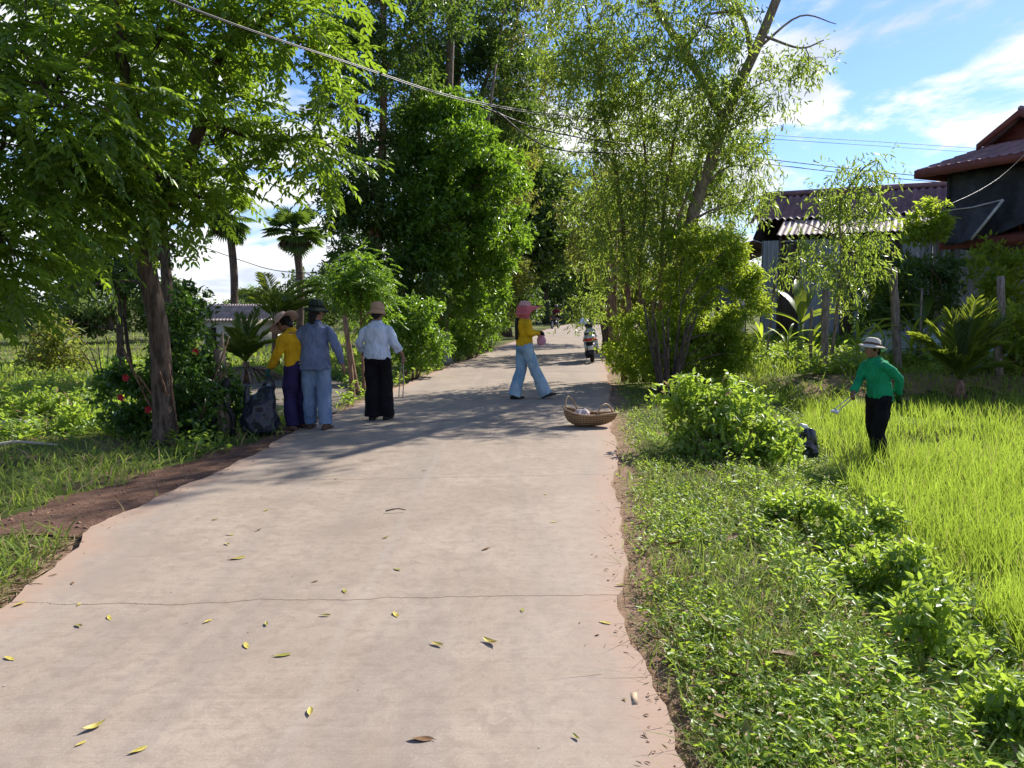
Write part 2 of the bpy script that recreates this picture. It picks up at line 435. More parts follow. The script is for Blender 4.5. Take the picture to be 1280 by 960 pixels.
def road():
    ys_ = np.concatenate([np.arange(-6, 24, 0.08), np.arange(24, 75, 0.5)])
    us = np.concatenate([[0], np.linspace(0.015, 0.985, 34), [1]])
    l, r = LX(ys_), RX(ys_)
    near = np.clip(1-(ys_-20)/20, 0.3, 1)
    jl = (np.sin(ys_*5.3)*.02+np.sin(ys_*12.1+2)*.012+np.sin(ys_*1.7)*.04+np.sin(ys_*31)*.006)*near
    jr = (np.sin(ys_*4.1+1)*.018+np.sin(ys_*13.3)*.01+np.sin(ys_*1.9+4)*.03+np.sin(ys_*29+1)*.006)*near
    l = l+jl; r = r+jr
    V = []; E = []
    for u in us:
        x = l+(r-l)*u; ed = np.minimum(u, 1-u)*(r-l)
        V.append(np.stack([x, ys_, 0.012 + 0*x], 1)); E.append(ed)
    V = np.stack(V, 1); E = np.stack(E, 1); nx = len(us); ny = len(ys_)
    i = (np.arange(ny-1)[:, None]*nx + np.arange(nx-1)[None]).ravel()[:, None]
    mb = MB(); mb.add(V.reshape(-1, 3), i+np.array([[0, 1, nx+1, nx]]))
    # slab sides
    for col, sgn in ((0, 1), (nx-1, -1)):
        top = V[:, col]; bot = top - np.array([0, 0, 0.1])
        k = np.arange(ny-1)[:, None]
        q = k + np.array([[0, 1, ny+1, ny]])
        mb.add(np.concatenate([top, bot]), q if sgn < 0 else q[:, ::-1])
    o = mb.build('road', m_road())
    e = np.concatenate([E.ravel(), np.zeros(4*ny)]).astype(np.float32)
    a = o.data.attributes.new('edge_distance', 'FLOAT', 'POINT'); a.data.foreach_set('value', e)
    tag(o, 'pinkish grey concrete village road curving away to the right', 'road', kind='structure')
road()

def patch(name, poly, m, lift, label, cat, step=0.12, kind='structure', ragged=0.1):
    """a thin sheet that follows the ground inside an outline with a ragged edge"""
    poly = np.asarray([(p[0], p[1]) for p in poly]); x0, y0 = poly.min(0); x1, y1 = poly.max(0)
    xs_ = np.arange(x0, x1+step, step); ys_ = np.arange(y0, y1+step, step)
    X, Y = np.meshgrid(xs_, ys_); nx = len(xs_)
    cx = (X[:-1, :-1]+X[1:, 1:])/2; cyy = (Y[:-1, :-1]+Y[1:, 1:])/2
    ins = inside(cx+ragged*wob(cx*3, cyy*3), cyy+ragged*wob(cyy*2.7, cx*3.1), poly)
    V = np.stack([X, Y, HZ(X, Y)+lift], -1).reshape(-1, 3)
    i = (np.arange(len(ys_)-1)[:, None]*nx + np.arange(nx-1)[None])[ins][:, None]
    used, inv = np.unique(i+np.array([[0, 1, nx+1, nx]]), return_inverse=True)
    mb = MB(); mb.add(V[used], inv.reshape(-1, 4))
    return tag(mb.build(name, m), label, cat, kind=kind)
def inside(px, py, poly):
    px = np.asarray(px); py = np.asarray(py); r = np.zeros(px.shape, bool); n = len(poly); j = n-1
    for i in range(n):
        xi, yi = poly[i]; xj, yj = poly[j]
        c = ((yi > py) != (yj > py)) & (px < (xj-xi)*(py-yi)/(yj-yi+1e-12)+xi)
        r ^= c; j = i
    return r
def m_dirt(name, a, c_):
    m, t = mat(name); b = NB(t); v = b.coord('Object')
    c = b.mix(b.rng(b.noise(5, v, 7, 0.7), 0.3, 0.7), c4(a), c4(c_))
    c = b.mix(b.rng(b.noise(60, v, 3, 0.7), 0.58, 0.7, 0, 0.7), c, c4(tuple(x*1.5 for x in c_)))
    c = b.mix(b.rng(b.noise(38, v, 3, 0.7), 0.6, 0.72, 0, 0.7), c, c4(tuple(x*.4 for x in a)))
    b.out(b.pbsdf(c, 0.95, 0.1, b.bump(b.noise(26, v, 8, 0.75), 1.0, 0.05)).outputs[0]); return m
DIRT = [G(*p) for p in ((385, 534), (310, 550), (250, 566), (190, 586), (130, 601), (60, 622), (0, 638), (-300, 690), (-420, 790), (-160, 700), (0, 664), (60, 664), (112, 672), (215, 625), (300, 590), (392, 536))]
patch('dirt_path', DIRT, m_dirt('red_dirt', (0.13, 0.072, 0.05), (0.26, 0.155, 0.11)), 0.016, 'reddish brown dirt path joining the road from the left', 'path', 0.06)
YARD = [G(*p) for p in ((300, 512), (280, 488), (300, 470), (360, 466), (425, 474), (445, 492), (410, 520), (340, 520))]
patch('yard', YARD, m_dirt('yard_dirt', (0.17, 0.14, 0.11), (0.29, 0.25, 0.2)), 0.02, 'bare grey brown yard behind the walkers', 'yard', 0.1)
BUND = [(5.9, 15.9), (9, 16.1), (14, 16.0), (24, 15.8), (24, 17.4), (14, 17.4), (9, 17.3), (6.2, 17.0)]
patch('earth_bank', BUND, m_dirt('bank_soil', (0.17, 0.12, 0.06), (0.30, 0.23, 0.12)), 0.012, 'low brown earth bank behind the rice field', 'bank', 0.1, ragged=0.45)
tag(grid_sheet(np.linspace(2.5, 26, 60), np.linspace(1, 15.9, 60), lambda X, Y: np.where(X > PE(Y)-.1, -0.442+0*X, -0.9), 'paddy_floor', m_plain('paddy_mud', (0.05, 0.055, 0.02), 1.0, 0.0, 0.4, 5)), 'muddy floor of the rice field', 'field', kind='structure')

# ------------------------------------------------------------------ ground cover
L_weed = m_leaf('weed_leaf', (0.07, 0.15, 0.022), (0.29, 0.40, 0.075), (0.54, 0.72, 0.07), 0.48, 0.42, 0.45, (0.34, 0.25, 0.12), 0.02)
L_grass = m_leaf('grass_blade', (0.09, 0.16, 0.025), (0.23, 0.30, 0.075), (0.42, 0.55, 0.08), 0.42, 0.6, 0.2, (0.36, 0.28, 0.15), 0.10)
L_rice = m_leaf('rice_blade', (0.11, 0.235, 0.025), (0.29, 0.38, 0.055), (0.50, 0.66, 0.07), 0.5, 0.45, 0.3, (0.42, 0.36, 0.14), 0.03)
L_dry = m_leaf('dry_straw', (0.28, 0.21, 0.12), (0.45, 0.36, 0.22), (0.3, 0.22, 0.1), 0.2, 0.7, 0.2, (0.10, 0.13, 0.03), 0.25)
L_litter = m_leaf('leaf_litter', (0.17, 0.10, 0.06), (0.42, 0.28, 0.17), (0.2, 0.1, 0.04), 0.15, 0.7, 0.2, (0.3, 0.28, 0.08), 0.1)
L_field = m_leaf('field_grass', (0.10, 0.17, 0.02), (0.20, 0.28, 0.045), (0.46, 0.58, 0.06), 0.45, 0.5, 0.25)
def scatter(n, x0, x1, y0, y1, pred, near=True):
    x = RNG.uniform(x0, x1, n)
    if near:   # more plants per square metre close to the road's near end
        a, b_ = 1/y1, 1/y0; y = 1/RNG.uniform(a, b_, n)
    else: y = RNG.uniform(y0, y1, n)
    k = pred(x, y); x, y = x[k], y[k]
    return np.stack([x, y, HZ(x, y)], 1)
def clump_noise(x, y, s=1.6):
    return (np.sin(x*2.3*s+1.1*np.sin(y*1.7*s))+np.sin(y*2.9*s+1.3*np.sin(x*2.1*s+.5))+np.sin((x+y)*1.3*s+2))/3
def weeds(mb, P, k, h, L, Wr=0.55, rise=0.5):
    N = len(P)
    if N == 0: return
    P = np.repeat(P, k, 0); u = RNG.uniform(0.15, 1, N*k); hh = np.repeat(np.broadcast_to(h, (N,)), k)
    ll = np.repeat(np.broadcast_to(L, (N,)), k)*RNG.uniform(.6, 1.25, N*k)
    a = RNG.uniform(0, 2*PI, N*k); lean = np.repeat(RNG.normal(0, .35, (N, 2)), k, 0)
    ax = np.stack([np.cos(a), np.sin(a), RNG.normal(rise, .4, N*k)], 1)
    pos = P + np.stack([lean[:, 0]*hh*u, lean[:, 1]*hh*u, hh*u], 1)
    nr = np.stack([RNG.normal(0, .4, N*k), RNG.normal(0, .4, N*k), np.ones(N*k)], 1)
    mb.leaves(pos, ax, nr, ll, ll*Wr)
def bank_pred(x, y): 
    d = x-RX(y)
    bare = (clump_noise(x, y, 1.2) < -0.18-.35*smooth(y, 3.5, 8)) & (RNG.random(len(x)) < .85)
    edge = RNG.random(len(x)) < smooth(d, 0.02, 0.30)
    return (d > 0.03) & (x < PE(y)+0.15) & edge & ~bare
mb = MB(); P = scatter(36000, .4, 6.5, 2.2, 17, bank_pred)
hz_ = 0.05 + 0.06*np.clip(clump_noise(P[:, 0], P[:, 1], 0.8)+.5, 0, 1.4)
weeds(mb, P, 6, hz_, 0.020+0.024*RNG.random(len(P))**1.5)
P2 = scatter(9000, 1.2, 6.5, 2.2, 16, lambda x, y: (x > PE(y)-1.3) & (x < PE(y)+.25) & (clump_noise(x, y) > -.3))
weeds(mb, P2, 8, 0.08+.16*RNG.random(len(P2)), 0.028+.03*RNG.random(len(P2)), .48)
tag(mb.build('roadside_weeds', L_weed), 'low broad leaved green weeds covering the bank right of the road', 'weeds', kind='stuff')
mb = MB(); P = scatter(60000, .4, 6.5, 2.2, 18, lambda x, y: (x-RX(y) > .0) & (x < PE(y)+.2) & (RNG.random(len(x)) < smooth(x-RX(y), -.05, .4)))
mb.blades(P, RNG.normal(0, .7, (len(P), 2)), RNG.uniform(.05, .17, len(P)), RNG.uniform(.004, .008, len(P)))
tag(mb.build('bank_grass', L_grass), 'short grass mixed with weeds on the bank right of the road', 'grass', kind='stuff')
mb = MB(); P = scatter(26000, .3, 6.5, 2.1, 18, lambda x, y: (x-RX(y) > -.04) & (x < PE(y)+.2) & (RNG.random(len(x)) < np.where(x-RX(y) < .35, .9, .2+.7*(clump_noise(x, y, 1.2) < -.2))))
mb.blades(P, RNG.normal(0, 1.5, (len(P), 2)), RNG.uniform(.02, .11, len(P)), RNG.uniform(.002, .005, len(P)))
tag(mb.build('dry_grass', L_dry), 'dry pale grass stalks among the weeds and along the road edge', 'grass', kind='stuff')
# rice
mb = MB(); P = scatter(230000, 2.4, 19, 2.6, 15.7, lambda x, y: (x > PE(y)+0.05+.25*np.abs(clump_noise(x, y, 2))*RNG.random(len(x))) & (x < y*.80+1.2) & (clump_noise(x*.8, y*1.2, .9)+.5*clump_noise(x, y, 3.1) > -0.75+.5*RNG.random(len(x))) & ~((np.abs(x-4.15) < .55) & (np.abs(y-10.4) < .5) & (RNG.random(len(x)) < .75)))
P[:, 2] = -0.44
hh = (0.30+0.09*clump_noise(P[:, 0], P[:, 1], .7)+.05*clump_noise(P[:, 0], P[:, 1], 2.4))*RNG.uniform(.6, 1.3, len(P))
mb.blades(P, RNG.normal(0, .28, (len(P), 2))+np.array([[-.08, -.05]]), hh*1.05, RNG.uniform(.003, .006, len(P))*(1+P[:, 1]/14))
tag(mb.build('rice_crop', L_rice), 'bright yellow green young rice filling the field on the right', 'rice', kind='stuff')
# grass behind the rice, on and past the low bank
mb = MB()
P = scatter(60000, 3, 34, 15.0, 34, lambda x, y: (x > RX(y)+.6) & (x < .72*y+3) & (clump_noise(x*.7, y*.7) > -.35) & ~((y > 15.9) & (y < 17.2) & (RNG.random(len(x)) < .3)), True)
mb.blades(P, RNG.normal(0, .6, (len(P), 2)), RNG.uniform(.10, .42, len(P))*(.6+.6*np.clip(clump_noise(P[:, 0], P[:, 1], .5)+.6, 0, 1.3)), RNG.uniform(.012, .025, len(P)))
tag(mb.build('rough_grass', L_field), 'rough sunlit grass between the rice field and the tin shed', 'grass', kind='stuff')
mb = MB(); P = scatter(12000, 3, 30, 17.0, 30, lambda x, y: (x > RX(y)+1.0) & (x < .72*y+3) & (clump_noise(x*.6+3, y*.6) > -.05))
weeds(mb, P, 7, .12+.35*RNG.random(len(P)), .09+.06*RNG.random(len(P)))
tag(mb.build('garden_weeds', L_weed), 'leafy weeds round the fence posts in front of the shed', 'weeds', kind='stuff')
# left side
pd = np.asarray([(p[0], p[1]) for p in DIRT]); py_ = np.asarray([(p[0], p[1]) for p in YARD])
def left_pred(x, y):
    return (x < LX(y)-.06) & (x > -.78*y-2) & ~inside(x+.12*RNG.normal(0, 1, len(x)), y+.12*RNG.normal(0, 1, len(x)), pd) & ~(inside(x, y, py_) & (RNG.random(len(x)) < .93))
mb = MB(); P = scatter(75000, -22, 3, 3.6, 30, left_pred)
mb.blades(P, RNG.normal(0, .7, (len(P), 2)), RNG.uniform(.06, .24, len(P))*(.55+.5*np.clip(clump_noise(P[:, 0], P[:, 1], .6)+.6, 0, 1.4)), RNG.uniform(.005, .011, len(P))*(1+P[:, 1]/10))
tag(mb.build('verge_grass', L_grass), 'shaded grass along the left edge of the road and path', 'grass', kind='stuff')
mb = MB(); P = scatter(19000, -20, 3, 5.6, 26, lambda x, y: left_pred(x, y) & (clump_noise(x, y, .7) > .02) & (y > 8.2-.35*(x+4)) & (np.hypot(x+3.15, y-9.6) > .75))
weeds(mb, P, 7, .06+.30*RNG.random(len(P))**1.6, (.05+.04*RNG.random(len(P)))*(1+P[:, 1]/40))
tag(mb.build('verge_weeds', L_weed), 'leafy weeds growing under the trees left of the road', 'weeds', kind='stuff')
mb = MB(); P = scatter(40000, -60, 3, 13, 75, lambda x, y: (x < LX(y)-2.5) & (x < -3.5-.08*(y-13)) & (x > -.75*y-3) & ~inside(x, y, py_))
mb.blades(P, RNG.normal(0, .4, (len(P), 2)), RNG.uniform(.10, .34, len(P)), RNG.uniform(.016, .03, len(P))*(1+P[:, 1]/30))
tag(mb.build('field_grass', L_field), 'bright green grass of the open field far left', 'grass', kind='stuff')
# straw at the corner, litter along the road edges
mb = MB(); P = scatter(2600, -4.6, -2.4, 3.4, 5.7, lambda x, y: (x < LX(y)+.04) & ~inside(x, y, pd))
a = RNG.uniform(0, 2*PI, len(P)); P[:, 2] += .01+RNG.uniform(0, .035, len(P))
mb.leaves(P, np.stack([np.cos(a), np.sin(a), RNG.normal(0, .12, len(P))], 1), np.tile([0, 0, 1.], (len(P), 1)), RNG.uniform(.05, .2, len(P)), RNG.uniform(.004, .011, len(P)))
tag(mb.build('dry_straw', L_dry), 'dry straw lying at the left edge of the road', 'straw', kind='stuff')
mb = MB(); P = scatter(16000, .3, 3.5, 2.1, 22, lambda x, y: np.abs(x-RX(y)-.10) < np.abs(RNG.normal(0, .12, len(x))))
Q_ = scatter(1500, -4, 0, 4, 22, lambda x, y: np.abs(x-LX(y)+.08) < np.abs(RNG.normal(0, .12, len(x))))
B_ = scatter(5200, .5, 3, 2.1, 12, lambda x, y: (x > RX(y)+.1) & (x < PE(y)-.3))
D_ = scatter(1800, -9, -2, 4.3, 10.6, lambda x, y: inside(x, y, pd))
B_[:, 2] += RNG.uniform(.03, .13, len(B_))
P = np.concatenate([P, Q_, B_, D_]); on = (P[:, 0] < RX(P[:, 1])) & (P[:, 0] > LX(P[:, 1]))
P[:, 2] = np.where(on, .016, P[:, 2]+.022); a = RNG.uniform(0, 2*PI, len(P)); tw = RNG.random(len(P)) < .35
mb.leaves(P, np.stack([np.cos(a), np.sin(a), RNG.normal(.05, .15, len(P))], 1), np.stack([RNG.normal(0, .3, len(P)), RNG.normal(0, .3, len(P)), np.ones(len(P))], 1),
          np.where(tw, RNG.uniform(.02, .10, len(P)), RNG.uniform(.008, .035, len(P))), np.where(tw, .0025, RNG.uniform(.005, .014, len(P))))
tag(mb.build('leaf_litter', L_litter), 'dry brown leaf litter and twigs along the road edges', 'litter', kind='stuff')

# clods and small stones loose on the path and the yard
mb = MB(); P = scatter(9000, -12, -1, 4.2, 19, lambda x, y: inside(x, y, pd) | (inside(x, y, py_) & (RNG.random(len(x)) < .5)) | ((np.abs(x-LX(y)+.1) < .12) & (RNG.random(len(x)) < .3)))
N = len(P); rr = .003+.020*RNG.random(N)**4; O = np.array([[1, 0, 0], [0, 1, 0], [-1, 0, 0], [0, -1, 0], [0, 0, .7], [0, 0, -.5]])
V = P[:, None]+np.array([0, 0, .018])+O[None]*rr[:, None, None]*RNG.uniform(.6, 1.3, (N, 6, 1)); b = (np.arange(N)*6)[:, None, None]
mb.add(V.reshape(-1, 3), (b+np.array([[0, 1, 4], [1, 2, 4], [2, 3, 4], [3, 0, 4], [1, 0, 5], [2, 1, 5], [3, 2, 5], [0, 3, 5]])[None]).reshape(-1, 3))
tag(mb.build('gravel', m_plain('red_clods', (0.23, 0.14, 0.10), .95, .1, .4, 30)), 'small reddish clods and stones on the dirt path', 'gravel', kind='stuff')
# ------------------------------------------------------------------ trees
BK_dark = m_bark('bark_dark', (0.045, 0.034, 0.026), (0.15, 0.11, 0.085))
BK_brown = m_bark('bark_brown', (0.12, 0.07, 0.045), (0.33, 0.205, 0.14))
BK_pale = m_bark('bark_pale', (0.15, 0.115, 0.085), (0.36, 0.29, 0.23))
BK_white = m_bark('bark_whitewashed', (0.10, 0.075, 0.055), (0.25, 0.19, 0.15), white=0.95)
BK_post = m_bark('old_post_wood', (0.13, 0.10, 0.08), (0.33, 0.27, 0.22))
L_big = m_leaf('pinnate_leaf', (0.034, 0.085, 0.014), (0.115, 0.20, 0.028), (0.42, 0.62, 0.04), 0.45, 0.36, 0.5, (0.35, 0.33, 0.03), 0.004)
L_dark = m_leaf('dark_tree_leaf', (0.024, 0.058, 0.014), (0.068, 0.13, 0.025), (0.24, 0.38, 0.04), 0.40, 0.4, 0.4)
L_vine = m_leaf('bright_climber_leaf', (0.045, 0.115, 0.013), (0.115, 0.225, 0.024), (0.34, 0.56, 0.035), 0.45, 0.35, 0.5)
L_olive = m_leaf('olive_tree_leaf', (0.07, 0.10, 0.02), (0.15, 0.18, 0.035), (0.45, 0.50, 0.07), 0.45, 0.45, 0.35, (0.25, 0.17, 0.06), 0.05)
L_droop = m_leaf('narrow_drooping_leaf', (0.06, 0.12, 0.022), (0.135, 0.21, 0.045), (0.46, 0.60, 0.07), 0.52, 0.38, 0.5, (0.4, 0.38, 0.1), 0.02)
L_bush = m_leaf('bush_leaf', (0.095, 0.165, 0.018), (0.21, 0.29, 0.035), (0.60, 0.74, 0.06), 0.56, 0.4, 0.4)
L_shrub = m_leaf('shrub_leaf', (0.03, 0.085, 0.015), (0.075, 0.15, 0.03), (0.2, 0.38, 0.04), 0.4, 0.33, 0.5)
L_far = m_leaf('far_tree_leaf', (0.05, 0.09, 0.028), (0.12, 0.17, 0.045), (0.30, 0.42, 0.08), 0.4, 0.5, 0.3)
L_palm = m_leaf('palm_leaf', (0.07, 0.11, 0.025), (0.15, 0.18, 0.05), (0.42, 0.50, 0.08), 0.4, 0.35, 0.5)
L_palmy = m_leaf('young_palm_leaf', (0.075, 0.13, 0.02), (0.14, 0.19, 0.035), (0.45, 0.55, 0.05), 0.48, 0.35, 0.5)
L_deadfrond = m_leaf('dead_palm_leaf', (0.08, 0.06, 0.04), (0.16, 0.12, 0.08), (0.1, 0.07, 0.03), 0.2, 0.8, 0.1)

def in_ell(c, r, n, shell=0.6):
    d = unit(RNG.normal(0, 1, (n, 3))); k = RNG.random(n)**(1/3)
    k = np.where(RNG.random(n) < shell, .72+.28*k, k)
    return np.asarray(c) + d*k[:, None]*np.asarray(r)

def foliage(mb, subs, rs, per, style, L, Wr, centre=None):
    """leaf sprays round the sub-clump centres. style: pinnate / tuft / droop"""
    subs = np.asarray(subs); M = len(subs)
    if M == 0: return
    rs = np.broadcast_to(np.asarray(rs, float), (M,))
    n = M*per
    C = np.repeat(subs, per, 0); rr = np.repeat(rs, per)
    d = unit(RNG.normal(0, 1, (n, 3))); p = C + d*(RNG.random(n)**.45*rr)[:, None]*np.array([1, 1, .8])
    out = d*.8 + RNG.normal(0, .35, (n, 3))
    if style == 'pinnate':
        out[:, 2] = out[:, 2]*.45-.12; ax = unit(out); K = 8; SL = RNG.uniform(2.6, 4.4, n)*L
        t = np.linspace(.12, 1, K)
        side = unit(np.cross(ax, np.array([0, 0, 1.])+RNG.normal(0, .15, (n, 3))))
        up = np.cross(side, ax)
        B = p[:, None]+ax[:, None]*(t[None, :, None]*SL[:, None, None]); B[:, :, 2] -= (t**2)[None]*SL[:, None]*.28
        for sg in (1, -1):
            a = ax[:, None]*.75 + side[:, None]*sg*(1.05-.55*t)[None, :, None] + RNG.normal(0, .13, (n, K, 3)); a[:, :, 2] -= .18+.25*t[None]
            nr = np.broadcast_to(up[:, None], (n, K, 3)) + RNG.normal(0, .25, (n, K, 3))
            ll = L*RNG.uniform(.75, 1.15, (n, K))*(1-.35*np.abs(t-.5))[None]
            mb.leaves(B.reshape(-1, 3), a.reshape(-1, 3), nr.reshape(-1, 3), ll.ravel(), ll.ravel()*Wr)
    elif style == 'tuft':
        K = 5
        ax = out[:, None] + RNG.normal(0, .75, (n, K, 3)); ax[:, :, 2] -= .15
        P = p[:, None] + RNG.normal(0, .35*L, (n, K, 3))
        nr = RNG.normal(0, .55, (n, K, 3)) + np.array([0, 0, .8]) + .5*d[:, None]
        ll = L*RNG.uniform(.6, 1.25, n*K)
        mb.leaves(P.reshape(-1, 3), ax.reshape(-1, 3), nr.reshape(-1, 3), ll, ll*Wr)
    else:  # narrow leaves hanging from drooping twigs
        K = 7
        dr = d*.5; dr[:, 2] = -.6+.4*RNG.normal(0, 1, n); dr = unit(dr)
        SL = RNG.uniform(2.0, 4.2, n)*L; t = np.linspace(0, 1, K)
        B = p[:, None]+dr[:, None]*(t[None, :, None]*SL[:, None, None])
        ax = dr[:, None]*.6 + RNG.normal(0, .6, (n, K, 3)); ax[:, :, 2] -= .6
        nr = RNG.normal(0, 1, (n, K, 3))
        ll = L*RNG.uniform(.65, 1.2, n*K)
        mb.leaves(B.reshape(-1, 3), ax.reshape(-1, 3), nr.reshape(-1, 3), ll, ll*Wr, bend=.2)

def limb(mb, p0, p1, r0, r1, n=6, wig=.12, seg=5):
    p0, p1 = Vector(p0), Vector(p1); L = (p1-p0).length; pts = []
    o1 = Vector([rnd.uniform(-1, 1)*L*wig for _ in range(3)]); o2 = Vector([rnd.uniform(-1, 1)*L*wig*.5 for _ in range(3)])
    for i in range(seg+1):
        t = i/seg
        pts.append(p0.lerp(p1, t) + o1*math.sin(PI*t) + o2*math.sin(2*PI*t) + Vector((0, 0, .10*L*math.sin(PI*t))))
    mb.tube(pts, [r0+(r1-r0)*i/seg for i in range(seg+1)], n)

def mixed(cm, s, sub, n, per, L, Wr):
    h = n//2
    foliage(cm, s[:h], sub*RNG.uniform(.7, 1.3, h), per, 'droop', L, Wr)
    foliage(cm, s[h:], sub*RNG.uniform(.6, 1.1, n-h), int(per*1.5), 'tuft', L*.85, Wr*1.35)
def tree(name, label, cat, base, stems, clumps, style, L, Wr, bark, leaf, group=None, sub=.32, per=9, twig=.022, down=.25, n_trunk=10, nsub=1.0, shell=.6, extra=None, limbs=True, bz=0.0):
    """stems: [(world points, r0, r1)], clumps: [(centre, (rx, ry, rz), number of sub-clumps)]"""
    base = Vector(base); t = thing(name, label, cat, base, group=group)
    lm = MB(); allp = []; si = 0; woody = any(w in name for w in ('bush', 'shrub', 'clump'))
    for pts, r0, r1 in stems:
        sp = spline([Vector(p)-base for p in pts], 5)
        rr = [r0+(r1-r0)*(i/(len(sp)-1))**.8 for i in range(len(sp))]
        if pts[0] is stems[0][0][0] or (Vector(pts[0])-base).length < .8:   # root flare
            rr[0] *= 1.45; rr[1] *= 1.12
        tm = MB(); tm.tube(sp, rr, n_trunk); own = (Vector(pts[0])-base).length < .8; tm.build('stem' if woody else 'trunk' if own else 'limb', bark, t); allp += [(p, r) for p, r in zip(sp, rr)]
    AP = np.array([tuple(p) for p, r in allp])
    cm = MB(); nl = 0
    for c, r, n in clumps:
        n = max(1, int(n*nsub)); s = in_ell(np.asarray(c)-np.asarray(base), r, n, shell)
        s[:, 2] = np.maximum(s[:, 2], .15)
        if style == 'mixed': mixed(cm, s, sub, n, per, L, Wr)
        else: foliage(cm, s, sub*RNG.uniform(.7, 1.3, n), per, style, L, Wr)
        if not limbs: continue
        cc = np.asarray(c)-np.asarray(base)
        dd = np.linalg.norm(AP-cc, axis=1)+2.0*np.maximum(0, AP[:, 2]-cc[2]+down)*(bz == 0)+8.0*(AP[:, 2] < bz)
        q, rq = allp[int(dd.argmin())]
        mr = min(rq*.6, twig*2.2)
        limb(lm, q, cc, mr, twig*.8); nl += 1
        for i in range(0, n, 2 if n < 60 else 3):
            limb(lm, cc+(s[i]-cc)*.15*rnd.random(), s[i], twig*.6, twig*.25, 4, .15, 3)
    if nl: lm.build('branches', bark, t)
    cm.build('crown', leaf, t)
    return t
def pc(px, py, rp, Y, n, ry=None, rz=None):
    """clump given by its place in the photo, its apparent radius and its distance"""
    k = Y/F; return (A(px, py, Y), (rp*k, (ry or rp*.9)*k, (rz or rp)*k), n)

# big tree on the left verge
b0 = G(206, 556, -0.08); Y0 = b0.y
tree('leafy_tree', 'big tree with dark brown trunk and feathery leaves at the left roadside', 'tree', b0,
     [([b0, A(203, 490, Y0), A(198, 410, Y0), A(184, 335, Y0), A(187, 290, Y0-.1)], .135, .105),
      ([A(187, 292, Y0-.1), A(178, 200, Y0-.4), A(150, 60, Y0-1), A(120, -150, Y0-1.4)], .11, .04),
      ([A(187, 300, Y0-.1), A(250, 160, Y0), A(272, 80, Y0), A(330, 25, Y0-.2), A(400, -60, Y0-.4)], .10, .03),
      ([A(186, 300, Y0), A(90, 210, Y0-.8), A(-60, 120, Y0-2)], .09, .03),
      ([A(255, 150, Y0), A(330, 175, Y0), A(400, 170, Y0+.2)], .04, .014)],
     [pc(60, 110, 110, 7.6, 30), pc(200, 50, 100, 8.6, 26), pc(298, 35, 62, 9.3, 17), pc(374, 55, 38, 9, 8), pc(95, 212, 80, 8.2, 26), pc(205, 222, 52, 9, 13),
      pc(272, 180, 55, 9.4, 13), pc(360, 180, 26, 9.5, 6), pc(402, 178, 30, 9.4, 7), pc(398, 106, 22, 9.6, 3), pc(-70, 200, 120, 7.2, 24), pc(0, 285, 60, 7.4, 14), pc(-15, 365, 36, 7.6, 7),
      pc(140, 272, 42, 8.6, 9), pc(256, 248, 28, 9.6, 6), pc(150, -110, 150, 8.4, 34), pc(350, -90, 110, 9, 22), pc(0, -60, 150, 7.6, 30), pc(60, 245, 60, 9.6, 11),
      pc(130, 170, 80, 10.2, 16), pc(235, 100, 60, 10.3, 10), pc(80, 60, 90, 10.2, 16)],
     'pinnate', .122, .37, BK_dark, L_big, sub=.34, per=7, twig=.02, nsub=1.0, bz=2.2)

# behind it: a thinner trunk and a dark round tree
b = A(214, 470, 15.5); b.z = -.2
tree('shade_tree', 'slim grey trunked tree standing just behind the big left tree', 'tree', b,
     [([b, A(211, 400, 15.5), A(207, 330, 15.5), A(200, 240, 15.3), A(190, 120, 15)], .13, .08)],
     [pc(190, 150, 110, 15, 22), pc(252, 200, 36, 15.3, 7), pc(120, 300, 60, 15, 10), pc(40, 350, 60, 15, 12), pc(320, 120, 60, 15.4, 10), pc(222, 300, 22, 15.4, 3)],
     'tuft', .13, .42, BK_dark, L_dark, sub=.45, per=14)
b = A(238, 470, 18); b.z = -.25
tree('round_tree', 'dark rounded small tree left of the little pale house', 'tree', b, [([b, A(238, 440, 18), A(240, 395, 18)], .09, .05)],
     [pc(226, 388, 30, 18, 20), pc(205, 400, 28, 18, 10)], 'tuft', .17, .4, BK_dark, L_dark, sub=.3, per=14)
b = A(152, 470, 17); b.z = -.25
tree('leaning_tree', 'thin dark tree with a flat dark crown at the edge of the left field', 'tree', b, [([b, A(149, 400, 17), A(146, 355, 17)], .09, .05), ([b+Vector((.12, .3, 0)), A(156, 400, 17.3), A(158, 350, 17.3)], .05, .03)],
     [pc(150, 330, 48, 17, 22, rz=34), pc(105, 345, 38, 17, 12, rz=20), pc(75, 330, 40, 17, 10)], 'tuft', .16, .4, BK_dark, L_dark, sub=.4, per=12)

# tall row along the left of the road
b = Vector((-3.75, 21, -.1))
tree('tall_tree', 'tall dark tree in the roadside row, nearest behind the small bright tree', 'tree', b,
     [([b, A(468, 380, 21), A(475, 250, 21), A(480, 60, 21), A(470, -200, 21)], .17, .06), ([A(470, 330, 21), A(450, 180, 20.8), A(440, 20, 20.6)], .07, .03)],
     [pc(470, 110, 75, 21, 60), pc(450, 10, 75, 20.8, 55), pc(520, 60, 70, 21.1, 40), pc(470, 230, 65, 21, 60), pc(465, 310, 60, 20.8, 45), pc(430, 240, 42, 20.8, 26), pc(420, 60, 35, 20.6, 14), pc(500, -120, 110, 21, 60), pc(480, -260, 80, 21, 25), pc(440, 350, 40, 20.9, 18), pc(510, 370, 45, 20, 26)],
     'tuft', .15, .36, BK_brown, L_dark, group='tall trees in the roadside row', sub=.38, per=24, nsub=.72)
b = Vector((-1.95, 22.0, -.03))
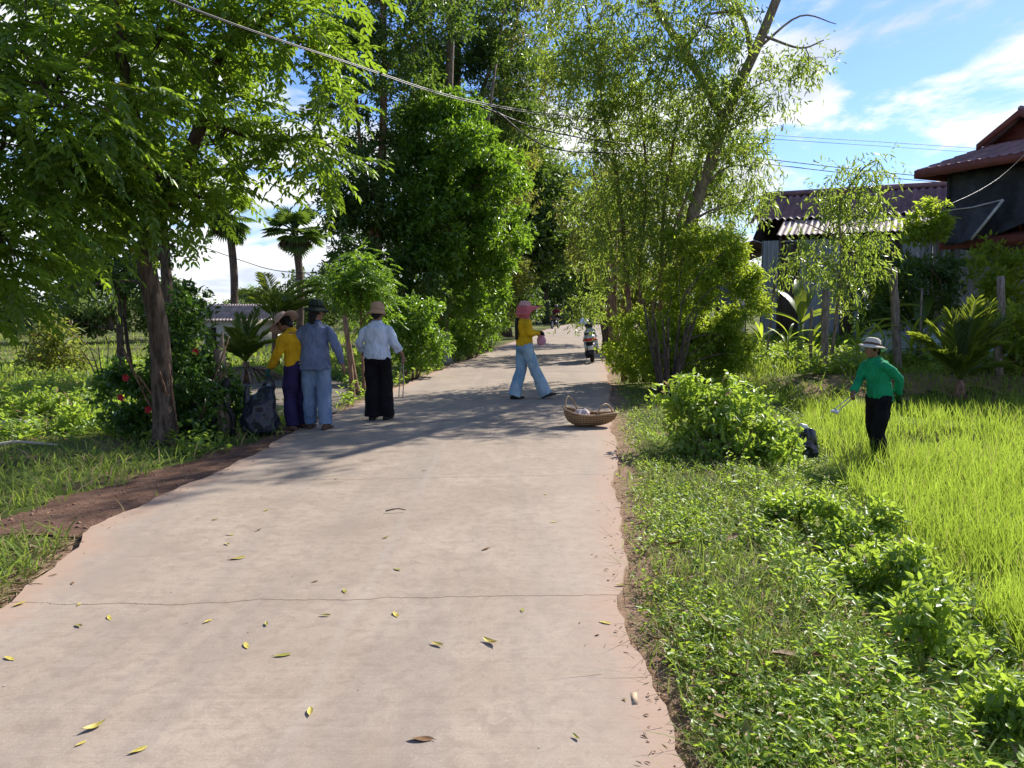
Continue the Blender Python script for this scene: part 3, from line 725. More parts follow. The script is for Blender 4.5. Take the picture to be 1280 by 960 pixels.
tree('tall_tree', 'tall roadside tree with whitewashed trunk base and bright green climbers', 'tree', b,
     [([b, A(553, 400, 22), A(556, 300, 22), A(560, 150, 22), A(570, -150, 22)], .24, .08), ([A(556, 330, 22), A(600, 200, 22), A(620, 80, 22)], .08, .03)],
     [pc(560, 180, 55, 21.2, 60), pc(525, 230, 45, 20.9, 45), pc(590, 230, 55, 21.5, 65), pc(555, 290, 60, 21.2, 75), pc(610, 300, 42, 22, 40), pc(585, 355, 48, 21.8, 46), pc(525, 330, 40, 21, 34), pc(620, 220, 36, 22.3, 26), pc(605, 385, 30, 23, 18), pc(530, 385, 30, 21.2, 16), pc(550, 150, 45, 21.2, 26), pc(640, 280, 22, 23, 10)],
     'tuft', .15, .40, BK_white, L_vine, group='tall trees in the roadside row', sub=.30, per=24, nsub=.8)
b = Vector((-1.9, 25.5, -.03))
tree('tall_tree', 'tall dark upper crown rising above the bright climber covered tree', 'tree', b,
     [([b, A(570, 300, 25.5), A(572, 100, 25.5), A(575, -150, 25.5)], .2, .07), ([A(571, 200, 25.5), A(620, 60, 25), A(640, -60, 25)], .08, .03), ([A(571, 220, 25.5), A(540, 90, 25), A(540, -20, 25)], .08, .03)],
     [pc(560, 60, 55, 25, 40), pc(610, 120, 60, 25, 50), pc(520, 110, 50, 25, 36), pc(600, 20, 60, 25, 34), pc(640, 60, 40, 25, 18), pc(560, -60, 90, 25, 36), pc(650, 150, 36, 25, 16), pc(560, 200, 80, 26, 50), pc(560, 320, 70, 26.4, 50), pc(500, 280, 60, 26, 40)],
     'tuft', .16, .34, BK_pale, L_dark, group='tall trees in the roadside row', sub=.42, per=24, nsub=.78)
b = Vector((-.95, 28.5, -.03))
tree('tall_tree', 'olive leaved roadside tree leaning over the bend beside the road', 'tree', b,
     [([b, A(612, 300, 28.5), A(625, 150, 28.5), A(650, 0, 28)], .16, .05)],
     [pc(632, 180, 48, 28, 46), pc(655, 110, 45, 27.5, 36), pc(650, 40, 45, 27, 30), pc(600, 300, 40, 28.3, 30), pc(625, 250, 38, 28.3, 30), pc(635, 340, 22, 28.5, 12), pc(620, 380, 26, 28.5, 16), pc(640, -40, 60, 27, 22)],
     'tuft', .15, .34, BK_brown, L_olive, group='tall trees in the roadside row', sub=.45, per=22)
# darker ones toward and past the bend
for i, (bx, by, sx, lab, cl, lf) in enumerate([
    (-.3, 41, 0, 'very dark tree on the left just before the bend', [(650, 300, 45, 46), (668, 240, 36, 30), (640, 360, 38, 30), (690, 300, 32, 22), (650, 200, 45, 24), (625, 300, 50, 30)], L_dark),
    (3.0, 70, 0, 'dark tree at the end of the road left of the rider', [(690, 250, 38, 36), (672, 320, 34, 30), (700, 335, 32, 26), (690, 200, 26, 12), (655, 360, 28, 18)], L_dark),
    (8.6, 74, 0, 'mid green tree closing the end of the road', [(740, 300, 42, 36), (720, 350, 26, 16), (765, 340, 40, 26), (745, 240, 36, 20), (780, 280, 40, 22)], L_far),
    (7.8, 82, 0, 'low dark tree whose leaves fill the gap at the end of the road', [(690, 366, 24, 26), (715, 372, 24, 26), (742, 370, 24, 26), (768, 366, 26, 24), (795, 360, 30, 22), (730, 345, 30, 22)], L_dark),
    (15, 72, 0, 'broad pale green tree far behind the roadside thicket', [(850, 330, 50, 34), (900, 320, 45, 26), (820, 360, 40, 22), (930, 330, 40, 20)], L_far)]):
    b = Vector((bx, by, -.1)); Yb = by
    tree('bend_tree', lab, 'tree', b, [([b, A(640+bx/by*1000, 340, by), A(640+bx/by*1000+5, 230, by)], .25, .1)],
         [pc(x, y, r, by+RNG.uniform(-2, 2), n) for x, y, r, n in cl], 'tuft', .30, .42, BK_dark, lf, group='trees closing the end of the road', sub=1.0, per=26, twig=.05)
# thicket right of the bend, seen under and through the tall trees
for lab, bx, by, cl in (('light green roadside tree behind the parked scooter', 4.6, 33, [(755, 330, 34, 30), (740, 260, 40, 30), (770, 240, 40, 24), (775, 330, 34, 26), (760, 180, 40, 20), (735, 310, 22, 12)]),
                        ('pale green tree seen through the thin stems by the road', 5.6, 27, [(815, 300, 45, 36), (790, 240, 40, 24), (840, 230, 45, 26), (830, 360, 40, 26), (870, 330, 40, 22), (800, 380, 26, 14)])):
    b = Vector((bx, by, -.05))
    tree('bend_tree', lab, 'tree', b, [([b, A(640+bx/by*1000, 340, by), A(640+bx/by*1000+8, 200, by)], .13, .05)],
         [pc(x, y, r, by+RNG.uniform(-1, 1), n) for x, y, r, n in cl], 'tuft', .17, .36, BK_brown, L_olive, group='trees right of the bend', sub=.5, per=12, twig=.03)

# right: leaning tall tree with thin stems, drooping leaves
b = G(848, 486)
tree('drooping_tree', 'tall pale trunk leaning right with hanging narrow leaves above the thicket', 'tree', b,
     [([b, A(852, 400, 16.2), A(864, 280, 16.2), A(893, 190, 16), A(920, 115, 15.8), A(950, 50, 15.6), A(990, -50, 15.4)], .16, .08),
      ([A(905, 150, 15.9), A(860, 70, 15.6), A(815, 0, 15.4), A(800, -80, 15.2)], .10, .05),
      ([A(940, 70, 15.6), A(925, 18, 15.4), A(880, 18, 15)], .06, .02), ([A(955, 45, 15.6), A(1000, 60, 15.2), A(1030, 50, 15)], .03, .01), ([A(948, 60, 15.6), A(1000, 20, 15.8), A(1045, 30, 15.9)], .03, .008)],
     [pc(850, 175, 50, 16.8, 30), pc(905, 190, 40, 16.8, 20), pc(925, 150, 34, 15.5, 14), pc(870, 110, 60, 15.3, 30), pc(800, 60, 60, 15.2, 30), pc(880, 30, 55, 15, 24), pc(940, 210, 26, 15.5, 8), pc(1010, 75, 24, 15.2, 6), pc(960, 100, 30, 15.5, 7), pc(905, 250, 36, 16.9, 10), pc(800, -60, 110, 15, 34), pc(930, -70, 80, 15, 20), pc(935, 250, 22, 15.6, 5), pc(870, 250, 40, 17.2, 14)],
     'mixed', .125, .21, BK_pale, L_droop, sub=.34, per=11, twig=.014, nsub=1.3)
b = G(792, 478)
tree('thin_stemmed_tree', 'clump of slim reddish stems with sparse hanging leaves at the roadside', 'tree', b,
     [([b, A(786, 380, 16.6), A(780, 300, 16.6), A(768, 200, 16.4), A(752, 120, 16.2), A(735, 20, 16)], .07, .03),
      ([b+Vector((.25, .1, 0)), A(800, 350, 16.5), A(808, 230, 16.3), A(800, 120, 16)], .05, .02),
      ([b+Vector((.5, .2, 0)), A(826, 380, 16.5), A(830, 260, 16.3), A(850, 130, 16)], .06, .02),
      ([b+Vector((-.15, .3, 0)), A(770, 400, 17), A(765, 300, 17), A(740, 210, 16.8)], .05, .02),
      ([b+Vector((.4, -.1, 0)), A(815, 400, 16.2), A(838, 300, 16), A(872, 210, 15.8)], .045, .02)],
     [pc(745, 90, 50, 16, 26), pc(720, 160, 40, 16.4, 16), pc(790, 140, 50, 16, 28), pc(770, 220, 45, 16.4, 22), pc(830, 240, 50, 16, 22), pc(740, 260, 36, 17, 14), pc(790, 290, 45, 16.4, 20), pc(760, 330, 34, 16.8, 12), pc(720, 60, 40, 16.2, 14), pc(760, 10, 60, 16, 24), pc(745, 380, 25, 17, 7), pc(690, 90, 26, 16.6, 6), pc(720, -60, 70, 16, 18), pc(840, 320, 44, 16.2, 16)],
     'mixed', .12, .22, BK_brown, L_droop, sub=.34, per=11, twig=.013, nsub=1.35)

def bush(name, label, cat, base, clumps, style, L, Wr, leaf, sub=.25, per=14, stems=9, bark=None, group=None, twig=.012, h=.8, spread=.35):
    base = Vector(base)
    st = []
    for i in range(stems):
        a = 2*PI*i/stems+rnd.random(); q = base+Vector((math.cos(a)*.12, math.sin(a)*.12, 0))
        st.append(([q, q+Vector((math.cos(a)*spread*.5, math.sin(a)*spread*.5, h*.5)), q+Vector((math.cos(a)*spread, math.sin(a)*spread, h*rnd.uniform(.8, 1.2)))], twig*2, twig*.7))
    return tree(name, label, cat, base, st, clumps, style, L, Wr, bark or BK_brown, leaf, group, sub, per, twig*.6, n_trunk=6)
b = G(835, 492); b.z = 0
bush('roadside_bush', 'dense sunlit bush round the foot of the leaning tree', 'bush', b,
     [pc(800, 445, 26, 15.8, 18), pc(840, 425, 30, 15.6, 24), pc(880, 400, 36, 15.2, 30), pc(908, 345, 28, 15, 20), pc(935, 375, 22, 14.9, 11), pc(868, 440, 36, 15, 28), pc(905, 430, 28, 15, 20), pc(840, 370, 26, 15.8, 16), pc(787, 405, 22, 16.2, 9), pc(925, 410, 20, 14.8, 9), pc(880, 325, 30, 15.4, 20), pc(855, 300, 20, 15.6, 9), pc(915, 310, 16, 15, 6), pc(948, 350, 12, 14.9, 4), pc(775, 445, 18, 16.2, 8), pc(835, 462, 28, 15.4, 18), pc(900, 455, 22, 14.8, 12), pc(930, 440, 16, 14.7, 6)],
     'tuft', .10, .34, L_bush, sub=.19, per=24, stems=9, h=1.5, spread=.35, twig=.02, bark=BK_dark)
# bright broad leaved shrub on the bank
b = G(905, 575); b.z = HZ1(b.x, b.y)
bush('broadleaf_shrub', 'bright broad leaved shrub on the bank next to the rice field', 'shrub', b,
     [pc(880, 520, 34, 8.7, 22), pc(925, 520, 36, 8.6, 22), pc(900, 560, 45, 8.4, 26), pc(950, 555, 36, 8.4, 18), pc(860, 500, 22, 8.8, 8), pc(920, 490, 20, 8.7, 7), pc(945, 595, 24, 8.2, 9), pc(985, 612, 18, 8.0, 6), pc(850, 485, 18, 8.9, 6), pc(835, 505, 12, 8.9, 3), pc(968, 545, 16, 8.5, 5), pc(870, 560, 26, 8.5, 10)],
     'tuft', .085, .5, L_weed, sub=.12, per=7, stems=8, h=.34, spread=.22, twig=.005, bark=BK_dark)
for lab, px, py, h in (('loose weed clump just below the bright broad leaved shrub', 985, 668, .75), ('weed clump at the foot of the bank level with the rice edge', 1062, 695, .9), ('tall leafy weed clump with dark gaps halfway down the bank', 1120, 765, 1.1),
                       ('largest leafy weed clump, low on the bank beside the rice', 1180, 840, 1.25), ('weed clump nearest the lower right corner of the bank', 1262, 925, 1.0)):
    b = G(px, py, -.2); b.z = HZ1(b.x, b.y); Yb = b.y; cl = []
    for q in range(7):
        r = rnd.uniform(16, 34)*h; cl.append(pc(px+rnd.uniform(-48, 42), py-rnd.uniform(12, 62)*h, r, Yb+rnd.uniform(-.3, .3), int(r*.42), rz=r*.8))
    bush('weed_clump', lab, 'plant', b, cl, 'tuft', .055, .46, L_weed, sub=.07, per=7, stems=8, h=.16, spread=.14, twig=.004, group='weed clumps at the foot of the bank')

# drooping young tree by the shed
b = A(1033, 462, 18.4); b.z = HZ1(b.x, b.y)
tree('young_tree', 'slender young tree with hanging leaves in front of the tin shed', 'tree', b,
     [([b+Vector((.12, .1, 0)), A(1046, 390, 18.2), A(1052, 320, 18.1), A(1050, 260, 18), A(1075, 215, 17.9), A(1095, 200, 17.8)], .045, .014), ([A(1050, 300, 18), A(1010, 280, 17.8), A(975, 270, 17.7)], .016, .007)],
     [pc(1068, 225, 30, 18, 14), pc(1050, 245, 28, 18, 11), pc(1090, 235, 22, 17.8, 8), pc(1065, 280, 34, 18, 14), pc(1085, 310, 28, 17.9, 10), pc(1060, 340, 34, 18, 14), pc(1000, 310, 28, 17.8, 9), pc(985, 330, 18, 17.8, 4), pc(1080, 265, 24, 17.9, 7), pc(1030, 330, 28, 18, 9), pc(1095, 205, 12, 17.8, 3)],
     'droop', .15, .22, BK_pale, L_droop, sub=.24, per=5, twig=.009)
# small bright tree behind the woman in white
b = A(447, 500, 14.5); b.z = HZ1(b.x, b.y)
tree('small_tree', 'small bright green tree with fine leaves behind the white shirt', 'tree', b,
     [([b, A(438, 440, 14.5), A(432, 400, 14.5), A(440, 340, 14.4)], .05, .03), ([b+Vector((.12, 0, 0)), A(452, 420, 14.4), A(450, 350, 14.3)], .03, .02)],
     [pc(445, 345, 28, 14.3, 20), pc(466, 352, 22, 14.2, 15), pc(425, 358, 16, 14.4, 8), pc(450, 378, 26, 14.2, 13), pc(478, 380, 12, 14.2, 6), pc(450, 322, 14, 14.3, 7)],
     'pinnate', .075, .36, BK_brown, L_vine, sub=.2, per=8, twig=.01)
b = A(515, 455, 17.5); b.z = -.03
bush('roadside_bush', 'bright green bush under the roadside trees right of the white shirt', 'bush', b, [pc(520, 400, 30, 17.3, 24), pc(535, 430, 30, 17.5, 22), pc(505, 430, 26, 17.2, 16), pc(500, 395, 18, 17.4, 8)], 'tuft', .11, .42, L_vine, sub=.2, per=14, h=.9, stems=7)
b = A(590, 440, 24); b.z = -.03
bush('roadside_bush', 'low green bush on the verge beyond the whitewashed trunk', 'bush', b, [pc(585, 410, 24, 24, 24), pc(605, 415, 20, 25, 16), pc(572, 420, 20, 23.5, 14), pc(620, 405, 16, 27, 10)], 'tuft', .12, .42, L_vine, sub=.25, per=14, h=.9, stems=7)
# hibiscus by the big trunk
b = G(225, 552, -.1)
hb = bush('flowering_shrub', 'glossy dark shrub with red flowers around the left tree trunk', 'shrub', b,
     [pc(218, 425, 26, 10.2, 14), pc(252, 485, 42, 10, 28), pc(230, 480, 45, 10.2, 30), pc(160, 490, 34, 10.2, 20), pc(245, 525, 42, 9.9, 24), pc(170, 530, 36, 9.8, 18), pc(290, 500, 22, 10.3, 9), pc(225, 390, 22, 10.2, 8)],
     'tuft', .075, .55, L_shrub, sub=.16, per=14, stems=12, h=1.1, spread=.5, twig=.012)
fl = m_plain('red_petal', (0.42, 0.015, 0.03), 0.5, 0.3, 0.2)
for px, py, Y in ((152, 497, 9.8), (158, 472, 9.85), (245, 440, 9.9), (186, 512, 9.6)):
    mb = MB(); c = A(px, py, Y)-b
    for k in range(5):
        a = 2*PI*k/5; mb.leaves([c], [[math.cos(a), -.5, math.sin(a)]], [[0, -1, .2]], .055, .05)
    mb.build('flower', fl, hb)
b = A(130, 470, 19); b.z = -.25
bush('field_bush', 'feathery pale bush at the edge of the bright field', 'bush', b, [pc(70, 440, 28, 22, 14), pc(50, 425, 30, 22, 12)], 'tuft', .2, .3, L_olive, sub=.4, per=12, h=1, stems=6)
b = G(60, 520, -.15)
bush('field_bush', 'low sunlit weedy bush beside the fallen white branch', 'bush', b, [pc(95, 515, 28, 12.5, 14), pc(45, 520, 28, 12.5, 13), pc(125, 528, 26, 11.5, 10), pc(5, 510, 34, 13, 12), pc(100, 535, 26, 10.8, 9)], 'tuft', .085, .5, L_weed, sub=.2, per=12, h=.14, stems=8)
# far background trees
fb = [(-52, 62, [(-20, 370, 40), (30, 395, 30)]), (-30, 60, [(90, 395, 36), (120, 380, 30), (60, 410, 24)]), (-26, 64, [(180, 390, 36), (230, 395, 30), (205, 375, 24)]), (-17, 70, [(330, 385, 30), (380, 390, 34), (410, 370, 34)]), (-10, 66, [(470, 380, 36), (510, 385, 34)]), (-5, 70, [(560, 370, 36), (600, 375, 34)]),
      (36, 62, [(1130, 310, 40), (1180, 320, 34)])]
flab = ['hazy green tree at the far left edge of the field', 'pale green tree mass beyond the bright field', 'distant tree just left of the pale house', 'distant tree behind the curving coconut fronds', 'distant tree seen behind the small bright tree', 'distant tree behind the whitewashed trunk', 'distant tree beyond the tin shed roof']
for (bx, by, cl), lab in zip(fb, flab):
    b = Vector((bx, by, -.3)); 
    tree('distant_tree', lab, 'tree', b, [([b, b+Vector((0, 0, 1.5)), b+Vector((.3, 0, 3))], .2, .1)], [pc(x, y, r, by+RNG.uniform(-3, 3), 22) for x, y, r in cl], 'tuft', .32, .45, BK_dark, L_far, 'distant trees on the skyline', sub=.8, per=24, twig=.04)

# ------------------------------------------------------------------ palms
def fan_palm(label, bx, by, top, crown_r, cat='palm'):
    base = Vector((bx, by, -.3)); t = thing('sugar_palm', label, cat, base, group='sugar palms beyond the yard')
    top = Vector(top)-base; mb = MB()
    mb.tube(spline([(0, 0, 0), top*.5+Vector((.2, 0, 0)), top], 6), [.30]+[.22]*11+[.20], 10); mb.build('trunk', BK_dark, t)
    cm = MB(); dm = MB(); n = 46
    for i in range(n):
        d = Vector((rnd.gauss(0, 1), rnd.gauss(0, 1), rnd.gauss(.15, .9))).normalized()
        e = top + d*crown_r*rnd.uniform(.45, .62)
        cm.tube([top, top+d*crown_r*.3, e], .03, 4)
        ax = d; s = ax.cross(Vector((0, 0, 1))).normalized(); u = s.cross(ax)
        K = 17; P = []; AX = []; NR = []
        for k in range(K):
            a = (k/(K-1)-.5)*4.2; P.append(e); AX.append(ax*math.cos(a)+s*math.sin(a)-Vector((0, 0, .12))); NR.append(u)
        cm.leaves([tuple(p) for p in P], [tuple(p) for p in AX], [tuple(p) for p in NR], crown_r*.42, .13, bend=.15)
    for i in range(26):
        a = rnd.uniform(0, 2*PI); d = Vector((math.cos(a)*.5, math.sin(a)*.5, -1)).normalized(); q = top+Vector((math.cos(a)*.25, math.sin(a)*.25, -.1))
        K = 9
        dm.leaves([tuple(q+d*crown_r*.12)]*K, [tuple(d+Vector((rnd.gauss(0, .3), rnd.gauss(0, .3), 0))) for _ in range(K)], [(math.cos(a), math.sin(a), .3)]*K, crown_r*.5, .12)
    cm.build('crown', L_dark, t); dm.build('dead_fronds', L_deadfrond, t)
Yp = 47.0
fan_palm('sugar palm with leaning trunk left of the pale house gap', A(291, 400, Yp).x, Yp, A(285, 268, Yp), 2.0)
fan_palm('sugar palm with round crown and dead skirt above the walkers', A(374, 400, Yp+1).x, Yp+1, A(368, 288, Yp+1), 2.0)
def frond_palm(name, label, base, trunk_h, fronds, L, leaf, group=None, roots=False, wid=.035):
    base = Vector(base); t = thing(name, label, 'palm', base, group=group); mb = MB(); cm = MB()
    mb.tube([(0, 0, -.05), (0, 0, trunk_h*.5), (0, 0, trunk_h)], [.14, .10, .07], 8); mb.build('trunk', BK_brown, t)
    for az, el, ln, curl in fronds:
        h = Vector((math.sin(az), math.cos(az), 0)); pts = []; p = Vector((0, 0, trunk_h)); e = el; n = 12
        for i in range(n+1):
            pts.append(p.copy()); p = p+(h*math.cos(e)+Vector((0, 0, math.sin(e))))*(ln/n); e -= curl/n*(0.5+i/n)
        cm.tube(pts, [.022*(1-.8*i/n) for i in range(n+1)], 5)
        sp = spline(pts, 4); m = len(sp); s = h.cross(Vector((0, 0, 1)))
        P, AX, NR, LL = [], [], [], []
        for i in range(int(m*.18), m):
            tt = i/(m-1); d = (sp[min(i+1, m-1)]-sp[max(i-1, 0)]).normalized(); u = s.cross(d)
            for sg in (1, -1):
                P.append(tuple(sp[i])); AX.append(tuple(d*.75+s*sg*(.85-.4*tt)+u*.25+Vector((rnd.gauss(0, .07), rnd.gauss(0, .07), rnd.gauss(-.08, .08))))); NR.append(tuple(u)); LL.append(L*(.45+.9*math.sin(PI*min(1, tt*.85+.08)))*rnd.uniform(.85, 1.1))
        cm.leaves(P, AX, NR, LL, wid, bend=.22)
    cm.build('fronds', leaf, t)
    if roots:
        rm = MB()
        for i in range(60):
            a = rnd.uniform(0, 2*PI); q = rnd.uniform(.5, 1.0)
            rm.tube([(math.cos(a)*.1, math.sin(a)*.1, .32), (math.cos(a)*q*.5, math.sin(a)*q*.5, .22+.1*rnd.random()), (math.cos(a)*q, math.sin(a)*q, .02)], [.025, .02, .012], 5)
        rm.build('husk_mound', m_plain('husk', (0.26, 0.19, 0.14), .9, .1, .4, 20), t)
    return t
b = A(308, 470, 17.6); b.z = -.12
frond_palm('coconut_palm', 'young coconut palm growing from a husk mound in the yard', b, .45, [(R(a), R(e), l*.68, c) for a, e, l, c in ((-80, 62, 1.5, 1.2), (-30, 78, 1.7, .7), (20, 80, 1.8, .5), (60, 68, 1.6, 1.1), (100, 55, 1.5, 1.4), (150, 60, 1.4, 1.3), (-130, 55, 1.4, 1.4), (85, 78, 1.6, .8), (-100, 45, 1.2, 1.2), (190, 70, 1.5, 1))], .24, L_palmy, roots=True)
b = A(345, 470, 22); b.z = -.25
frond_palm('coconut_palm', 'larger coconut palm with curved yellowish fronds behind the walkers', b, 1.3, [(R(a), R(e), l*.8, c) for a, e, l, c in ((-30, 75, 2.4, 1.2), (30, 78, 2.5, 1.9), (70, 70, 2.7, 2.0), (95, 60, 2.8, 2.0), (110, 50, 2.4, 1.8), (150, 60, 2.2, 1.7), (200, 65, 2, 1.6), (60, 45, 2.3, 1.6))], .36, L_palmy)
b = A(1203, 428, 16.0); b.z = HZ1(b.x, b.y)
frond_palm('coconut_palm', 'young coconut palm with upright fronds beside the stilt house', b, .35, [(R(a), R(e), l, c) for a, e, l, c in ((-85, 55, 1.25, .5), (-60, 70, 1.2, .4), (-20, 82, 1.35, .3), (75, 72, 1.6, .25), (60, 80, 1.6, .2), (88, 62, 1.45, .35), (105, 40, .9, 1.0), (150, 65, 1.0, .8), (-120, 55, 1.0, .9), (20, 74, 1.3, .4), (100, 77, 1.5, .3))], .36, L_palmy, wid=.04)

# banana and maize plants in the garden
def banana(label, base, leaves, L, Wd, leaf, stem_h, name='banana_plant', cat='plant', group=None):
    base = Vector(base); t = thing(name, label, cat, base, group=group); mb = MB(); cm = MB()
    mb.tube([(0, 0, -.05), (0, 0, stem_h*.5), (.02, 0, stem_h)], [.05*Wd/.2, .045*Wd/.2, .03*Wd/.2], 8); mb.build('stem', m_plain('green_stem', (.12, .16, .05), .6), t)
    for az, el, q in leaves:
        h = Vector((math.sin(az), math.cos(az), 0)); p = Vector((0, 0, stem_h*q)); e = el; n = 9; pts = []
        for i in range(n+1):
            pts.append(p.copy()); p = p+(h*math.cos(e)+Vector((0, 0, math.sin(e))))*(L/n); e -= .11
        s = h.cross(Vector((0, 0, 1))); V = []
        for i, p in enumerate(pts):
            w = Wd*.5*math.sin(PI*min(1, (i/n)*.92+.06))**.7
            V += [tuple(p+s*w+Vector((0, 0, w*.35+.01*rnd.random()))), tuple(p), tuple(p-s*w+Vector((0, 0, w*.35+.01*rnd.random())))]
        cm.add(V, [(3*i+k, 3*i+k+1, 3*i+k+4, 3*i+k+3) for i in range(n) for k in (0, 1)])
    cm.build('leaves', leaf, t); return t
for lab, px, py, Y, hh in (('banana plant with long leaves against the tin wall', 1000, 430, 20, 1.1), ('banana plant below the shed eave beside the young tree', 1095, 425, 20.5, 1.2), ('small banana plant between the fence posts', 1150, 412, 19.8, .9)):
    b = A(px, py, Y); b.z = HZ1(b.x, b.y)
    banana(lab, b, [(R(a), R(e), q) for a, e, q in ((-85, 35, .9), (95, 30, .95), (-40, 65, 1), (50, 70, 1), (150, 40, .9), (10, 78, 1))], 1.35, .30, L_palmy, hh, group='banana plants in the garden')
k = 0
mlab = ['maize plant nearest the bright bush', 'maize plant beside the leftmost garden post', 'maize plant in front of the tin wall', 'maize plant right of the young tree', 'tall maize plant between two posts', 'maize plant near the green shirted person', 'maize plant by the concrete pillar', 'maize plant left of the young palm']
for px, py, Y in ((952, 425, 19), (985, 435, 18.8), (1015, 430, 20), (1072, 430, 19.4), (1105, 420, 19), (1085, 435, 18.2), (1160, 410, 19), (1140, 420, 19.4)):
    b = A(px, py, Y); b.z = HZ1(b.x, b.y)
    banana(mlab[k], b, [(R(rnd.uniform(0, 360)), R(rnd.uniform(35, 75)), .25+.1*i) for i in range(8)], .72, .075, L_bush, .8, 'maize_plant', group='maize plants in the garden'); k += 1
for lab, px, py, cl, Y in (('dark leafy thicket under the tin roof beside the stilt house', 1130, 400, [(1120, 350, 40, 24), (1150, 370, 40, 20), (1105, 390, 30, 14), (1160, 335, 30, 12)], 20.6),
                       ('rounded green bush under the stilt house', 1270, 400, [(1265, 350, 34, 20), (1280, 390, 34, 16), (1240, 330, 24, 10)], 20),
                       ('yellow green plant spilling over the pillar top', 1155, 300, [(1160, 278, 20, 12), (1145, 290, 16, 7)], 20.5),
                       ('low bush right of the last fence post', 1280, 430, [(1275, 415, 30, 18), (1300, 430, 34, 14)], 17)):
    b = A(px, py, Y); b.z = HZ1(b.x, b.y)
    bush('garden_bush', lab, 'bush', b, [pc(x, y, r, Y, n) for x, y, r, n in cl], 'tuft', .16, .4, L_dark if 'dark' in lab else L_bush, sub=.28, per=14, h=1.2, stems=7, group='bushes in the garden')
# ------------------------------------------------------------------ people
def m_cloth(name, col, var=0.18, rough=0.9, weave=60):
    m, t = mat(name); b = NB(t); v = b.coord('Object')
    c = b.mix(b.rng(b.noise(5, v, 5, .6), .3, .7), c4(tuple(x*(1-var) for x in col)), c4(tuple(min(1, x*(1+var)) for x in col)))
    h = b.math('ADD', b.noise(9, b.coord('Object', (1, 1, .45)), 3, .5, 1.2), b.math('MULTIPLY', b.noise(weave, v, 2), .15))
    b.out(b.pbsdf(c, rough, .15, b.bump(h, .85, .05)).outputs[0]); return m
def m_denim(name, col, worn):
    m, t = mat(name); b = NB(t); v = b.coord('Object')
    c = b.mix(b.rng(b.noise(3.2, b.coord('Object', (1, 1, .5)), 5, .65), .35, .68), c4(col), c4(worn))
    h = b.math('ADD', b.noise(8, b.coord('Object', (1, 1, .5)), 4, .55, 1.0), b.math('MULTIPLY', b.noise(90, v, 2), .15))
    b.out(b.pbsdf(c, .9, .15, b.bump(h, .85, .05)).outputs[0]); return m
def m_straw(name, col):
    m, t = mat(name); b = NB(t); v = b.coord('Object')
    w = b.n('ShaderNodeTexWave', wave_type='BANDS', bands_direction='Z'); w.inputs['Scale'].default_value = 28; w.inputs['Distortion'].default_value = 1.5; b.l(v, w.inputs['Vector'])
    c = b.mix(w.outputs['Fac'], c4(tuple(x*.7 for x in col)), c4(col))
    b.out(b.pbsdf(c, .85, .2, b.bump(w.outputs['Fac'], .4, .01)).outputs[0]); return m
SKIN = m_plain('skin_brown', (0.20, 0.105, 0.065), .55, .35, .12, 12)
HAIR = m_plain('black_hair', (0.009, 0.008, 0.007), .6, .2, .3, 30, stretch=(1, 1, .1))
EYE = m_plain('eye_white', (.6, .58, .54), .3, .5, .05)
SHOE = m_plain('dark_sandal', (0.02, 0.018, 0.016), .6, .3, .2)
SHOEB = m_plain('brown_sandal', (0.09, 0.05, 0.035), .7, .3, .2)
BLACKG = m_cloth('black_glove_cloth', (0.013, 0.013, 0.014))

def remeshed(mb, name, material, parent, voxel=.01, it=4, wr=0.0, wf=9.0, seed=0.0):
    o = mb.build(name, material, None)
    m = o.modifiers.new('r', 'REMESH'); m.mode = 'VOXEL'; m.voxel_size = voxel; m.use_smooth_shade = True
    s = o.modifiers.new('s', 'SMOOTH'); s.factor = .5; s.iterations = it
    dg = bpy.context.evaluated_depsgraph_get(); dg.update()
    me = bpy.data.meshes.new_from_object(o.evaluated_get(dg))
    old = o.data; o.modifiers.clear(); o.data = me; bpy.data.meshes.remove(old); me.name = name
    if not me.materials: me.materials.append(material)
    if wr:
        n = len(me.vertices); co = np.empty(n*3, np.float32); me.vertices.foreach_get('co', co); co = co.reshape(-1, 3)
        nm = np.empty(n*3, np.float32); me.vertices.foreach_get('normal', nm); nm = nm.reshape(-1, 3)
        d = np.array([mnoise.noise(Vector((c[0]*wf+seed, c[1]*wf, c[2]*wf*.8 + 2.0*c[0]*wf*.4))) + .5*mnoise.noise(Vector((c[0]*wf*2.3, c[1]*wf*2.3+seed, c[2]*wf*1.6))) for c in co])
        co += nm*(d[:, None]*wr); me.vertices.foreach_set('co', co.ravel())
    me.polygons.foreach_set('use_smooth', np.ones(len(me.polygons), bool)); me.update()
    if parent is not None: o.parent = parent
    return o
def limb_loft(mb, pts, radii, n=16, sub=5, flat=1.0):
    """tapered limb through pts; radii at each pt"""
    sp = spline(pts, sub); k = len(pts); secs = []; ref = Vector((1, 0, 0))
    for i, p in enumerate(sp):
        u = i/(len(sp)-1)*(k-1); a = min(int(u), k-2); r = radii[a]+(radii[a+1]-radii[a])*(u-a)
        d = (sp[min(i+1, len(sp)-1)]-sp[max(i-1, 0)]).normalized()
        x = (ref-d*ref.dot(d))
        if x.length < .1: x = Vector((0, 1, 0))-d*d.y
        x.normalize(); secs.append((p, r, r*flat, x, d.cross(x)))
    mb.loft(secs, n)
